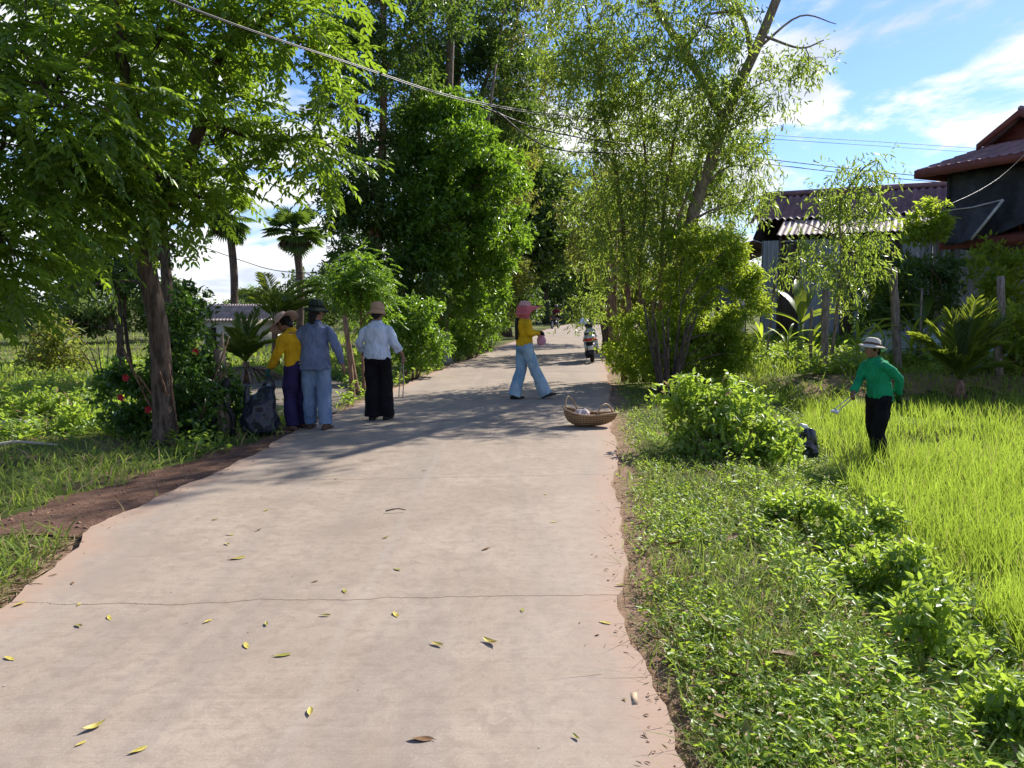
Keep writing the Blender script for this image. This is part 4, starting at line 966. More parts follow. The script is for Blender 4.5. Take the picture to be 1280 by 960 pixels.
def hand(mb, w, d, palm, side, curl=.5, sc=1.0):
    """w wrist, d along the hand, palm = direction the palm faces, side = towards the thumb"""
    d = Vector(d).normalized(); palm = Vector(palm); palm = (palm-d*palm.dot(d)).normalized(); sd_ = d.cross(palm)
    if sd_.dot(Vector(side)) < 0: sd_ = -sd_
    w = Vector(w)
    mb.loft([(w-d*.02*sc, .026*sc, .020*sc, sd_, palm), (w+d*.02*sc, .034*sc, .019*sc, sd_, palm), (w+d*.06*sc, .042*sc, .017*sc, sd_, palm), (w+d*.09*sc, .040*sc, .014*sc, sd_, palm)], 14)
    for off, ln in ((.031, .066), (.011, .076), (-.010, .071), (-.030, .055)):
        p = w+d*.082*sc+sd_*off*sc; pts = [p-d*.02*sc, p]; a = curl*.5; f = d
        for q, l in enumerate((.42, .32, .26)):
            f = (d*math.cos(a)+palm*math.sin(a)); pts.append(pts[-1]+f*ln*l*sc); a += curl*.8
        mb.tube(pts, [.0095*sc, .0095*sc, .009*sc, .008*sc, .0065*sc], 8)
    p = w+d*.025*sc+sd_*.03*sc; f = (sd_*.75+d*.65+palm*.2).normalized(); q = p+f*.035*sc; g = (d*.8+sd_*.25+palm*(.3+curl*.4)).normalized()
    mb.tube([p-f*.015*sc, q, q+g*.028*sc, q+g*.05*sc], [.0125*sc, .0115*sc, .010*sc, .0075*sc], 8)

def person(name, label, loc, rz, P):
    """P: pose dictionary in the figure's own frame (x right, y forward, z up, metres)"""
    t = thing(name, label, 'person', loc, rz)
    g = P.get
    pel = Vector(g('pelvis', (0, 0, .90))); chest = Vector(g('chest', (0, .01, 1.22))); neck = Vector(g('neck', (0, .0, 1.36))); head = Vector(g('head', (0, .03, 1.485)))
    waist = pel.lerp(chest, .42)
    up = (neck-pel).normalized(); tw = g('twist', 0.0); X = Vector((math.cos(tw), math.sin(tw), 0)); Yv = up.cross(X).normalized()
    sh = {s: neck - up*.075 + X*s*.160 for s in (1, -1)}
    hip = {s: pel + Vector((s*.088, 0, -.05)) for s in (1, -1)}
    hd = Vector(g('look', (0, 1, 0))).normalized(); hup = Vector(g('headup', (0, 0, 1))); hx = hd.cross(hup).normalized(); hup = hx.cross(hd).normalized()
    HR = Matrix((hx, hd, hup)).transposed()
    # --- body: one skin
    mb = MB()
    mb.loft([(pel-up*.10, .12, .10, X, Yv), (pel-up*.02, .158, .115, X, Yv), (waist, .125, .092, X, Yv), (chest-up*.04, .142, .105, X, Yv), (chest+up*.07, .145, .09, X, Yv), (neck-up*.03, .085, .065, X, Yv), (neck, .05, .05, X, Yv)], 20)
    mb.loft([(neck-up*.04, .052, .052, X, Yv), (neck.lerp(head, .45), .046, .048, hx, hd), (head-hup*.05, .05, .055, hx, hd)], 14)
    mb.ell(head+hup*.02, (.074, .094, .105), 18, 14, HR)                              # skull
    mb.ell(head+hd*.025-hup*.045, (.058, .070, .072), 16, 12, HR)                     # face and jaw
    mb.ell(head+hd*.078-hup*.098, (.022, .018, .016), 10, 8, HR)                      # chin
    mb.loft([(head+hd*.088+hup*.012, .008, .010, hx, hup), (head+hd*.104-hup*.018, .012, .012, hx, hup), (head+hd*.112-hup*.032, .016, .010, hx, hup), (head+hd*.09-hup*.042, .012, .006, hx, hup)], 10)
    for s in (1, -1):
        mb.ell(head+hx*s*.079-hup*.012, (.008, .018, .030), 10, 8, HR)                # ears
        mb.ell(head+hx*s*.030+hd*.083+hup*.028, (.026, .010, .008), 10, 8, HR)        # brow
        mb.ell(head+hx*s*.040+hd*.066-hup*.030, (.022, .018, .018), 10, 8, HR)        # cheek
    mb.ell(head+hd*.089-hup*.064, (.024, .010, .006), 10, 8, HR); mb.ell(head+hd*.087-hup*.075, (.021, .010, .007), 10, 8, HR)   # lips
    el, wr = {}, {}
    for s, k in ((1, 'r'), (-1, 'l')):
        el[s] = Vector(g('elbow_'+k)); wr[s] = Vector(g('wrist_'+k))
        limb_loft(mb, [sh[s]-up*.035-X*s*.03, sh[s].lerp(el[s], .5), el[s], el[s].lerp(wr[s], .35), wr[s]], [.038, .044, .036, .036, .024])
        hdv = Vector(g('hand_'+k, tuple(wr[s]-el[s]))); 
        if not g('glove_'+k): hand(mb, wr[s], hdv, g('palm_'+k, (-s, 0, 0)), g('thumb_'+k, (0, 1, 0)), g('curl_'+k, .6))
    kn, an, ft = {}, {}, {}
    for s, k in ((1, 'r'), (-1, 'l')):
        kn[s] = Vector(g('knee_'+k)); an[s] = Vector(g('ankle_'+k)); ft[s] = Vector(g('foot_'+k, (s*.1, 1, 0))).normalized()
        limb_loft(mb, [hip[s]+up*.03, hip[s].lerp(kn[s], .45), kn[s], kn[s].lerp(an[s], .35), an[s]], [.085, .075, .052, .05, .034])
        fs = Vector((ft[s].y, -ft[s].x, 0)).normalized(); fu = fs.cross(ft[s]).normalized()
        mb.loft([(an[s]-ft[s]*.05-fu*.045, .03, .025, fs, fu), (an[s]-fu*.03, .036, .045, fs, fu), (an[s]+ft[s]*.07-fu*.05, .042, .028, fs, fu), (an[s]+ft[s]*.14-fu*.06, .042, .016, fs, fu), (an[s]+ft[s]*.17-fu*.063, .025, .01, fs, fu)], 12)
    remeshed(mb, 'body', SKIN, t, .0075, 3)
    for s in (1, -1):
        e = MB(); e.ell(head+hx*s*.031+hd*.087+hup*.008, (.012, .007, .007), 10, 8, HR); e.build('eye', EYE, t)
        q = MB(); q.ell(head+hx*s*.031+hd*.0935+hup*.008, (.005, .003, .005), 8, 6, HR); q.build('pupil', HAIR, t)
    # --- trousers
    fl = g('flare', .085); kw = g('knee_w', .078); mb = MB()
    mb.loft([(pel+up*.09, .142, .112, X, Yv), (pel, .172, .132, X, Yv), (pel-Vector((0, 0, .08)), .172, .132, X, Yv), (pel-Vector((0, 0, .13)), .15, .11, X, Yv)], 22)
    for s in (1, -1):
        a2 = an[s]+(an[s]-kn[s]).normalized()*g('drop', .015)
        limb_loft(mb, [hip[s]+up*.02, hip[s].lerp(kn[s], .45), kn[s], kn[s].lerp(a2, .5), a2], [.103, .096, kw, (kw+fl)/2, fl], 18)
    remeshed(mb, 'trousers', g('trousers'), t, .010, 3, .017, 7, 3.1)
    # --- shirt
    hem = g('hem', .06); lo = g('loose', 1.0); mb = MB()
    mb.loft([(pel-up*hem, .178*lo, .140*lo, X, Yv), (pel+up*.02, .178*lo, .138*lo, X, Yv), (waist, .158*lo, .122*lo, X, Yv), (chest-up*.03, .168, .130, X, Yv), (chest+up*.06, .170, .116, X, Yv), (neck-up*.065, .150, .095, X, Yv), (neck-up*.032, .108, .078, X, Yv), (neck-up*.005, .066, .062, X, Yv), (neck+up*.012, .060, .058, X, Yv)], 24)
    for s, k in ((1, 'r'), (-1, 'l')):
        f = g('sleeve', .95); e = el[s].lerp(wr[s], f)
        sw = g('cuff', .045)
        limb_loft(mb, [sh[s]-X*s*.075-up*.012, sh[s]-X*s*.012-up*.032, sh[s].lerp(el[s], .22)-up*.012, sh[s].lerp(el[s], .55), el[s], el[s].lerp(e, .5), e], [.052, .060, .063, .062, .057, .053, sw], 16)
    so_ = remeshed(mb, 'shirt', g('shirt'), t, .010, 2, .016, 8.5, 7.7)
    if g('collar'):
        mb = MB(); mb.lathe([(.066, -.02), (.064, .012), (.072, .0), (.078, -.022)], 18, neck, Matrix((X, Yv, up)).transposed()); mb.build('collar', g('shirt'), so_)
    # --- shoes
    for s in (1, -1):
        fs = Vector((ft[s].y, -ft[s].x, 0)).normalized(); fu = fs.cross(ft[s]).normalized(); mb = MB()
        c = an[s]
        mb.loft([(c-ft[s]*.075-fu*.058, .026, .020, fs, fu), (c-ft[s]*.05-fu*.052, .038, .030, fs, fu), (c+ft[s]*.03-fu*.045, .043, .037, fs, fu), (c+ft[s]*.10-fu*.056, .048, .027, fs, fu), (c+ft[s]*.165-fu*.064, .046, .018, fs, fu), (c+ft[s]*.20-fu*.068, .022, .011, fs, fu)], 14)
        mb.build('shoe', g('shoe', SHOE), t)
    # --- hair
    mb = MB(); mb.ell(head+hup*.028-hd*.012, (.083, .098, .104), 20, 14, HR); hl = g('hair_len', .10)
    mb.loft([(head-hd*.055+hup*.03, .070, .045, hx, hd), (head-hd*.07-hup*.05, .068, .036, hx, hd), (head-hd*.075-hup*(.06+hl*.6), .050, .028, hx, hd), (head-hd*.078-hup*(.07+hl), .022, .014, hx, hd)], 14)
    remeshed(mb, 'hair', HAIR, t, .010, 2, .004, 22)
    for s, k in ((1, 'r'), (-1, 'l')):
        if g('glove_'+k):
            mb = MB(); a, b = el[s].lerp(wr[s], .82), wr[s]; ss = 1.12
            limb_loft(mb, [a, a.lerp(b, .5), b], [.042, .038, .030])
            hand(mb, wr[s], Vector(g('hand_'+k, tuple(wr[s]-el[s]))), g('palm_'+k, (-s, 0, 0)), g('thumb_'+k, (0, 1, 0)), g('curl_'+k, .6), ss)
            remeshed(mb, 'glove', g('glove_'+k), t, .0075, 2)
    t['_'] = 0; del t['_']
    return t, dict(head=head, HR=HR, hx=hx, hd=hd, hup=hup, wr=wr, el=el, neck=neck, up=up, X=X, Y=Yv, pel=pel, chest=chest)
def put_hat(t, I, prof, material, c_off=(0, 0, .055), tilt=0.0, wave=None, band=None, sq=(.92, 1.08), name='hat', thick=.006):
    rot = I['HR'] @ Matrix.Rotation(tilt, 3, 'X')
    c = I['head']+I['HR'] @ Vector(c_off)
    inner = [(max(r-thick, .001), z-thick) for r, z in reversed(prof)]
    mb = MB(); mb.lathe(prof+inner, 36, c, rot, sq, wave); h = mb.build(name, material, t)
    if band:
        (r, z0, z1), bm_ = band; mb = MB(); mb.lathe([(r, z0), (r+.004, z0+.002), (r*.985+.004, z1), (r*.985, z1+.001)], 30, c, rot, sq, None); mb.build('hat_band', bm_, h)
    return h
def tool_world(t, p): return t.matrix_world @ Vector(p)
def W_(t, p):
    return Vector(t.location)+Matrix.Rotation(t.rotation_euler.z, 3, 'Z') @ Vector(p)

def foot(px, py, z=0.0):
    g_ = G(px, py, z); return (g_.x, g_.y, z)
# A: yellow shirt, head bowed, with the sack
YEL = m_cloth('mustard_jersey', (0.50, 0.285, 0.010)); PURP = m_cloth('navy_purple_cloth', (0.025, 0.018, 0.065)); GREENG = m_cloth('teal_glove_cloth', (0.02, 0.10, 0.075))
locA = foot(374, 537, .0); locA = (locA[0], locA[1], HZ1(locA[0], locA[1])+.025)
pA, IA = person('person', 'person in mustard shirt and floppy pink hat bowing over a dark sack', locA, R(62), dict(
    pelvis=(0, 0, .86), chest=(0, .04, 1.16), neck=(0, .10, 1.29), head=(.0, .22, 1.375), look=(0, .80, -.60), headup=(0, .60, .80),
    elbow_l=(-.22, .10, 1.01), wrist_l=(-.21, .27, .80), elbow_r=(.24, .08, 1.0), wrist_r=(.22, .26, .84), palm_l=(.6, -.6, 0), palm_r=(-.6, -.6, 0), curl_l=1.3, curl_r=.7,
    knee_r=(.10, .05, .45), ankle_r=(.11, .03, .085), knee_l=(-.09, .06, .45), ankle_l=(-.10, .01, .085), foot_r=(.15, 1, 0), foot_l=(-.15, 1, 0),
    shirt=YEL, trousers=PURP, shoe=SHOEB, glove_l=GREENG, hem=.03, flare=.082, knee_w=.085, hair_len=.06))
put_hat(pA, IA, [(.005, .085), (.05, .082), (.085, .06), (.095, .01), (.10, -.02), (.15, -.035), (.20, -.05)], m_straw('pink_felt', (.52, .36, .31)), c_off=(0, -.005, .045), wave=lambda a, r: (.022*math.sin(3*a+1) if r > .12 else 0), tilt=R(-4))
# B: slate blue shirt, dark bucket hat
SLATE = m_cloth('slate_blue_cotton', (0.115, 0.145, 0.235)); JEANB = m_denim('mid_blue_denim', (0.10, 0.165, 0.28), (0.22, 0.30, 0.42))
g_ = G(396, 538, 0)
pB, IB = person('person', 'person in slate blue long shirt and blue jeans with dark green hat', (g_.x, g_.y, .012), R(-4), dict(
    pelvis=(0, 0, .90), chest=(.0, .02, 1.23), neck=(.0, .03, 1.37), head=(.02, .05, 1.50), look=(.55, 1, -.1),
    elbow_r=(.285, -.05, 1.07), wrist_r=(.345, .03, .83), elbow_l=(-.26, .02, 1.06), wrist_l=(-.22, .16, .86), palm_r=(-1, 0, 0), palm_l=(1, 0, 0),
    knee_r=(.10, .03, .47), ankle_r=(.115, .0, .085), knee_l=(-.10, .06, .47), ankle_l=(-.11, .10, .085),
    shirt=SLATE, trousers=JEANB, shoe=SHOEB, hem=.14, loose=1.08, flare=.085, knee_w=.09, hair_len=.16, collar=True, cuff=.040))
put_hat(pB, IB, [(.005, .105), (.06, .103), (.085, .09), (.095, .03), (.10, -.005), (.13, -.022), (.165, -.045)], m_cloth('dark_green_hat_cloth', (.022, .034, .026)), c_off=(0, -.005, .045), wave=lambda a, r: (.010*math.sin(2*a) if r > .12 else 0), band=((.099, .0, .03), m_cloth('hat_band_black', (.012, .012, .012))))
# C: white shirt, black trousers, straw hat
WHITE = m_cloth('pale_blue_white_cotton', (0.52, 0.585, 0.70), .08); BLK = m_cloth('black_trouser_cloth', (0.009, 0.008, 0.010), .3)
g_ = G(473, 526, 0)
pC, IC = person('person', 'person in pale shirt and wide black trousers carrying steel tongs', (g_.x, g_.y, .012), R(-8), dict(
    pelvis=(0, 0, .90), chest=(.0, .0, 1.21), neck=(.0, .01, 1.35), head=(.0, .04, 1.475), look=(.0, 1, -.15),
    elbow_r=(.245, -.03, 1.07), wrist_r=(.33, .10, .88), elbow_l=(-.25, -.02, 1.06), wrist_l=(-.24, .16, .90), palm_r=(-1, .2, 0), palm_l=(1, 0, 0), hand_r=(.15, .15, -.95), curl_r=1.3,
    knee_r=(.095, .05, .46), ankle_r=(.105, .04, .085), knee_l=(-.08, .0, .46), ankle_l=(-.075, -.05, .085),
    shirt=WHITE, trousers=BLK, hem=.06, loose=1.05, collar=True, flare=.10, knee_w=.097, sleeve=.62, cuff=.062, drop=.03, hair_len=.03))
put_hat(pC, IC, [(.005, .105), (.055, .102), (.085, .085), (.097, .03), (.102, -.01), (.115, -.04), (.13, -.068)], m_straw('tan_straw', (.46, .29, .18)), c_off=(0, -.005, .04), band=((.102, -.012, .012), m_straw('tan_band', (.40, .25, .16))))
# D: pink hat, yellow jersey, jeans, mid stride
YEL2 = m_cloth('yellow_jersey', (0.56, 0.335, 0.010)); JEAND = m_denim('light_blue_denim', (0.15, 0.27, 0.38), (0.38, 0.50, 0.58)); PINK = m_cloth('pink_scarf_cloth', (0.50, 0.13, 0.135))
g_ = G(654, 500, 0)
pD, ID = person('person', 'person in yellow jersey, flared jeans and pink sun hat crossing the road', (g_.x, g_.y, .012), R(-62), dict(
    pelvis=(0, .02, .93), chest=(.0, .0, 1.25), neck=(.0, -.01, 1.39), head=(.0, .035, 1.51), look=(.12, 1, -.05),
    elbow_r=(.23, .0, 1.11), wrist_r=(.13, .22, 1.12), elbow_l=(-.22, .06, 1.10), wrist_l=(-.08, .26, 1.09), palm_r=(-.4, .0, -1), palm_l=(.4, 0, -1), curl_l=1.2, curl_r=1.2,
    knee_l=(-.08, .0, .49), ankle_l=(-.09, -.12, .085), knee_r=(.08, .17, .50), ankle_r=(.10, .37, .105), foot_r=(.1, 1, .22),
    shirt=YEL2, trousers=JEAND, hem=.03, flare=.112, knee_w=.092, glove_l=BLACKG, glove_r=BLACKG, drop=.03, cuff=.045, hair_len=.10))
put_hat(pD, ID, [(.005, .085), (.06, .08), (.09, .055), (.10, .0), (.105, -.015)], m_straw('pale_pink_felt', (.60, .34, .30)), c_off=(0, -.005, .05))
mb = MB(); c = ID['head']; HRm = ID['HR']      # scarf over the hat brim, hanging to the shoulders, with a stiff peak
def H(p): return c+HRm @ Vector(p)
secs = []
mb2 = MB(); V = []; ns, nr_ = 22, 5
for i in range(nr_):
    for j in range(ns):
        a = 2*PI*j/ns; f = max(0, math.cos(a-PI/2))**.7; r = (.105, .118, .132, .144, .152)[i]; fr = 1+f*(.0, .32, .62, .85, .98)[i]
        V.append(tuple(H((r*math.cos(a)*.95 if f < .05 or True else 0, r*math.sin(a)*fr, .045-.018*i*(1-1.1*f)-(.022*i*(1-f) if i > 1 else 0)))))
mb2.add(V, [(i*ns+j, i*ns+(j+1) % ns, (i+1)*ns+(j+1) % ns, (i+1)*ns+j) for i in range(nr_-1) for j in range(ns)])
o = mb2.build('hat_peak', PINK, pD); so_ = o.modifiers.new('s', 'SOLIDIFY'); so_.thickness = .008
mb.loft([(H((0, -.03, .04)), .112, .118, ID['hx'], ID['hd']), (H((0, -.025, -.05)), .110, .118, ID['hx'], ID['hd']), (H((0, -.02, -.12)), .100, .105, ID['hx'], ID['hd']), (H((0, -.02, -.17)), .105, .100, ID['hx'], ID['hd']), (H((0, -.02, -.235)), .140, .115, ID['hx'], ID['hd']), (H((0, -.02, -.255)), .13, .10, ID['hx'], ID['hd'])], 22)
remeshed(mb, 'scarf', PINK, pD, .01, 2, .008, 12)
mb = MB(); mb.loft([((0, -.115, 1.36), .055, .022, (1, 0, 0), (0, 1, 0)), ((0, -.128, 1.25), .058, .022, (1, 0, 0), (0, 1, 0)), ((0, -.125, 1.10), .056, .020, (1, 0, 0), (0, 1, 0)), ((0, -.125, 1.00), .050, .016, (1, 0, 0), (0, 1, 0))], 14)
remeshed(mb, 'long_hair', HAIR, pD, .009, 2, .005, 20)
# E: green shirt in the rice, picking with tongs
GRN = m_cloth('green_shirt_cloth', (0.014, 0.26, 0.115)); 
aE = A(1099, 500, 10.1); zE = -.42
pE, IE = person('person', 'person in bright green shirt and white hat standing in the rice', (aE.x, aE.y, zE), R(112), dict(
    pelvis=(0, 0, .90), chest=(.0, .06, 1.22), neck=(.0, .11, 1.35), head=(-.01, .165, 1.465), look=(-.05, 1, -.06),
    elbow_r=(.19, .15, 1.06), wrist_r=(.10, .33, .90), elbow_l=(-.205, -.09, 1.09), wrist_l=(-.15, -.165, .885), palm_l=(0, -1, .2), palm_r=(-1, 0, -.2), curl_r=1.4, curl_l=.9, hand_l=(.1, -.15, -.6),
    knee_r=(.10, -.02, .46), ankle_r=(.11, -.14, .085), knee_l=(-.09, .08, .46), ankle_l=(-.10, .06, .085),
    shirt=GRN, trousers=BLK, hem=.10, loose=1.0, flare=.085, knee_w=.085, glove_l=m_cloth('dark_green_glove', (.03, .06, .02)), hair_len=.03))
put_hat(pE, IE, [(.005, .09), (.055, .088), (.085, .07), (.097, .02), (.10, -.01), (.14, -.022), (.175, -.04)], m_straw('cream_cotton_hat', (.66, .60, .50)), c_off=(0, -.005, .045), tilt=R(16), wave=lambda a, r: (.014*math.sin(2*a+.6) if r > .12 else 0), band=((.10, -.006, .02), m_cloth('hat_band_brown', (.10, .06, .04))))

# ---- things they hold
STEEL = m_plain('brushed_steel', (0.45, 0.46, 0.48), .35, .5, .1, 20, metal=.85)
PLAS_W = m_plain('white_plastic', (0.62, 0.62, 0.62), .45, .4, .1)
def tongs(label, p0, p1, open_=.035):
    p0, p1 = Vector(p0), Vector(p1); t = thing('litter_tongs', label, 'tongs', p0); d = p1-p0; s = d.cross(Vector((.3, 1, .2))).normalized(); u = d.cross(s).normalized()
    for sg in (1, -1):
        mb = MB(); n = 8; pts = [d*(i/n)+s*sg*(.006+open_*math.sin(PI*.5*min(1, (i/n)*1.3))*.6) for i in range(n+1)]
        k = u*.010; V = []
        for q in pts:
            V += [tuple(q+k+s*.003), tuple(q-k+s*.003), tuple(q-k-s*.003), tuple(q+k-s*.003)]
        mb.add(V, [(4*i+a, 4*i+(a+1) % 4, 4*i+4+(a+1) % 4, 4*i+4+a) for i in range(n) for a in range(4)]+[(3, 2, 1, 0), tuple(4*n+a for a in range(4))])
        mb.build('arm', STEEL, t)
    mb = MB(); mb.ell((0, 0, 0), (.016, .016, .016), 10, 8); mb.build('hinge', STEEL, t)
    return t
hC = W_(pC, IC['wr'][1]+Vector((.012, .02, -.085)))
tongs('pair of steel litter tongs hanging from the right hand of the white shirted person', hC+Vector((-.02, 0, .05)), A(501, 497, hC.y+.12), .04)
hE = W_(pE, IE['wr'][1]+(IE['wr'][1]-IE['el'][1]).normalized()*.08)
tipE = A(1044, 514, hE.y-.12)
tongs('long steel litter tongs stretched down by the green shirted person', hE-(tipE-hE).normalized()*.06, tipE, .03)
mb = MB(); mb.ell((0, 0, 0), (.065, .035, .03), 14, 9)
o = remeshed(mb, 'plastic_scrap', PLAS_W, None, .01, 1, .02, 14); o.location = tipE; tag(o, 'crumpled white plastic scrap gripped by the long tongs', 'litter')
# dark sack
SACK = m_plain('dark_blue_sack_plastic', (0.010, 0.014, 0.026), .38, .5, .3, 5, bump=.5, bscale=9, bdist=.03)
hA = W_(pA, IA['wr'][-1]+Vector((0, .01, -.10)))
gA = Vector((hA.x-.10, hA.y-.10, HZ1(hA.x-.10, hA.y-.1)+.02))
sack = thing('sack', 'bulging dark blue plastic sack held by the bowing person', 'sack', gA)
top = hA-gA; mb = MB(); ex, ey = Vector((1, 0, 0)), Vector((0, 1, 0))
Hs = top.z-.12
mb.loft([((0, 0, .0), .18, .14, ex, ey), ((0, 0, .04), .24, .19, ex, ey), ((-.01, 0, Hs*.35), .235, .19, ex, ey), ((.01, 0, Hs*.65), .185, .15, ex, ey), ((top.x*.7, top.y*.7, Hs*.9), .11, .09, ex, ey), ((top.x*.9, top.y*.9, Hs), .09, .06, ex, ey)], 26)
remeshed(mb, 'bag_body', SACK, sack, .013, 2, .022, 8)
for s in (-1, 1):
    mb = MB(); mb.tube([Vector((top.x*.85+s*.07, top.y*.85, Hs-.04)), Vector((top.x+s*.045, top.y, Hs+.05)), Vector((top.x+s*.01, top.y, top.z))], [.03, .02, .012], 8); mb.build('handle', SACK, sack)
mb = MB(); mb.loft([((-.13, 0, Hs*.55), .06, .05, ex, ey), ((-.16, 0, Hs*.85), .045, .03, ex, ey), ((-.135, 0, Hs*1.05), .02, .012, ex, ey)], 12); remeshed(mb, 'loose_flap', SACK, sack, .01, 1, .012, 14)
# pink bag held by the woman in the pink hat
PB = mat('pink_thin_plastic'); b_ = NB(PB[1]); p_ = b_.pbsdf((.72, .36, .48, 1), .35, .5); q_ = b_.n('ShaderNodeBsdfTranslucent'); q_.inputs[0].default_value = (.8, .45, .55, 1); s_ = b_.n('ShaderNodeMixShader'); s_.inputs[0].default_value = .4
b_.l(p_.outputs[0], s_.inputs[1]); b_.l(q_.outputs[0], s_.inputs[2]); b_.out(s_.outputs[0])
hD = W_(pD, ID['wr'][1].lerp(ID['wr'][-1], .5)+Vector((0, .09, -.02)))
mb = MB(); mb.loft([((0, 0, .02), .02, .02, ex, ey), ((0, 0, -.04), .05, .04, ex, ey), ((.01, 0, -.10), .085, .06, ex, ey), ((.0, 0, -.16), .075, .05, ex, ey), ((-.01, 0, -.19), .03, .02, ex, ey)], 16)
o = remeshed(mb, 'plastic_bag', PB[0], None, .009, 1, .016, 16); o.location = hD; tag(o, 'small pale pink plastic bag held in gloved hands by the woman in yellow', 'bag')
# black bag hung at the edge of the rice
c = A(1009, 572, 9.5); c.z = A(1009, 572, 9.5).z
BBAG = m_plain('black_bag_plastic', (0.010, 0.013, 0.022), .25, .6, .3, 5, bump=.6, bscale=12, bdist=.03)
bb = thing('rubbish_bag', 'black plastic rubbish bag slumped at the edge of the rice', 'bag', c)
mb = MB(); mb.loft([((.02, 0, 0), .09, .07, ex, ey), ((.02, 0, .06), .12, .09, ex, ey), ((0, 0, .2), .115, .07, ex, ey), ((-.01, 0, .32), .105, .05, ex, ey), ((-.03, 0, .36), .10, .03, ex, ey)], 20); remeshed(mb, 'bag_body', BBAG, bb, .011, 1, .022, 11)
mb = MB(); mb.loft([((-.05, 0, .36), .055, .03, ex, ey), ((-.07, 0, .40), .05, .03, ex, ey), ((-.09, 0, .42), .02, .01, ex, ey)], 12); remeshed(mb, 'white_rim', PLAS_W, bb, .009, 1, .01, 15)
# ------------------------------------------------------------------ buildings
def corrug(mb, p00, p10, p01, p11, waves, amp, rows=1, per=6, step=0.0):
    """corrugated sheet: waves run across p00->p10, sheet falls p00->p01; step makes tile courses"""
    p00, p10, p01, p11 = map(Vector, (p00, p10, p01, p11)); nrm = (p10-p00).cross(p01-p00).normalized()
    if nrm.z < 0 or (abs(nrm.z) < .05 and nrm.y > 0): nrm = -nrm
    nx = waves*per; V = []; lines = []
    for r in range(rows):
        lines += [(r/rows, step), ((r+1)/rows-1e-4, 0.0)] if step else [(r/rows, 0.0)]
    if not step: lines.append((1.0, 0.0))
    for v, st in lines:
        for i in range(nx+1):
            u = i/nx; q = (p00.lerp(p10, u)).lerp(p01.lerp(p11, u), v)
            V.append(tuple(q + nrm*(amp*math.sin(2*PI*u*waves) - st)))
    k = len(lines)
    mb.add(V, [(j*(nx+1)+i, j*(nx+1)+i+1, (j+1)*(nx+1)+i+1, (j+1)*(nx+1)+i) for j in range(k-1) for i in range(nx)])
    off = [tuple(Vector(v)-nrm*.012) for v in V]
    mb.add(off, [(j*(nx+1)+i, (j+1)*(nx+1)+i, (j+1)*(nx+1)+i+1, j*(nx+1)+i+1) for j in range(k-1) for i in range(nx)])
TILE = m_plain('purple_brown_roof', (0.27, 0.165, 0.175), .6, .3, .25, 3)
TILE2 = m_plain('faded_roof_sheet', (0.38, 0.295, 0.26), .7, .3, .25, 2)
TIN = m_plain('weathered_tin', (0.34, 0.365, 0.41), .55, .4, .35, 1.6, metal=.1, stretch=(2, 2, .4))
RUSTW = m_plain('brown_boards', (0.10, 0.075, 0.06), .85, .15, .4, 8, stretch=(3, 3, .3))
DKW = m_plain('dark_red_timber', (0.14, 0.04, 0.03), .55, .35, .25, 5, stretch=(.5, 1, 3))
MAROON = m_plain('maroon_fascia', (0.20, 0.055, 0.04), .6, .3, .15, 5)
CONC = m_plain('grey_pillar_concrete', (0.27, 0.25, 0.22), .9, .15, .25, 4)
DARKIN = m_plain('dark_interior_shade', (0.04, 0.032, 0.028), .9, .1, .3, 6)  # near-black colour standing in for the shade inside the buildings

# tin walled shed: local x along the ridge, gable end at x = 0
sb = A(968, 420, 31.0); sb.z = .15
ang = math.atan2(A(1190, 400, 28.2).y-31.0, A(1190, 400, 28.2).x-sb.x)
shed = thing('tin_shed', 'grey tin walled shed with purple brown tiled roof beyond the garden', 'shed', sb, ang); shed.scale = (1.22,)*3
Ls, rz_, ez, wd = 7.0, 4.55, 3.05, 2.6
def part(name, m, mb, par=None, smooth=False): return mb.build(name, m, par, smooth)
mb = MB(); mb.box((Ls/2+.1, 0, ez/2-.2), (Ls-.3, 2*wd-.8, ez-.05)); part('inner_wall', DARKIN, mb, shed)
mb = MB(); corrug(mb, (0, -wd+.35, ez-.05), (Ls, -wd+.35, ez-.05), (0, -wd+.35, -.3), (Ls, -wd+.35, -.3), 56, .02); part('tin_wall', TIN, mb, shed)
mb = MB(); corrug(mb, (-.02, wd-.35, ez-.05), (-.02, -wd+.35, ez-.05), (-.02, wd-.35, -.3), (-.02, -wd+.35, -.3), 36, .02); part('end_wall', TIN, mb, shed)
for x, w in ((.75, .5), (2.3, .35), (3.4, .4)):
    mb = MB(); mb.box((x, -wd+.30, ez/2-.15), (w, .03, ez+.1)); part('board_panel', RUSTW, mb, shed)
mb = MB(); corrug(mb, (-.5, 0, rz_), (Ls+.6, 0, rz_), (-.5, -wd*.55, rz_-.86), (Ls+.6, -wd*.55, rz_-.86), 40, .035, 6, step=.03); part('tile_roof', TILE, mb, shed, True)
mb = MB(); corrug(mb, (Ls+.6, 0, rz_), (-.5, 0, rz_), (Ls+.6, wd*1.05, rz_-1.65), (-.5, wd*1.05, rz_-1.65), 40, .035, 8, step=.03); part('tile_roof', TILE, mb, shed, True)
mb = MB(); corrug(mb, (.4, -wd*.53, rz_-.92), (Ls+.2, -wd*.53, rz_-.92), (.4, -wd*.97, ez+.08), (Ls+.2, -wd*.97, ez+.08), 44, .022); part('awning_sheet', TILE2, mb, shed, True)
mb = MB(); mb.tube([(-.52, 0, rz_+.05), (Ls+.62, 0, rz_+.05)], .085, 8); part('ridge_cap', TILE, mb, shed, True)
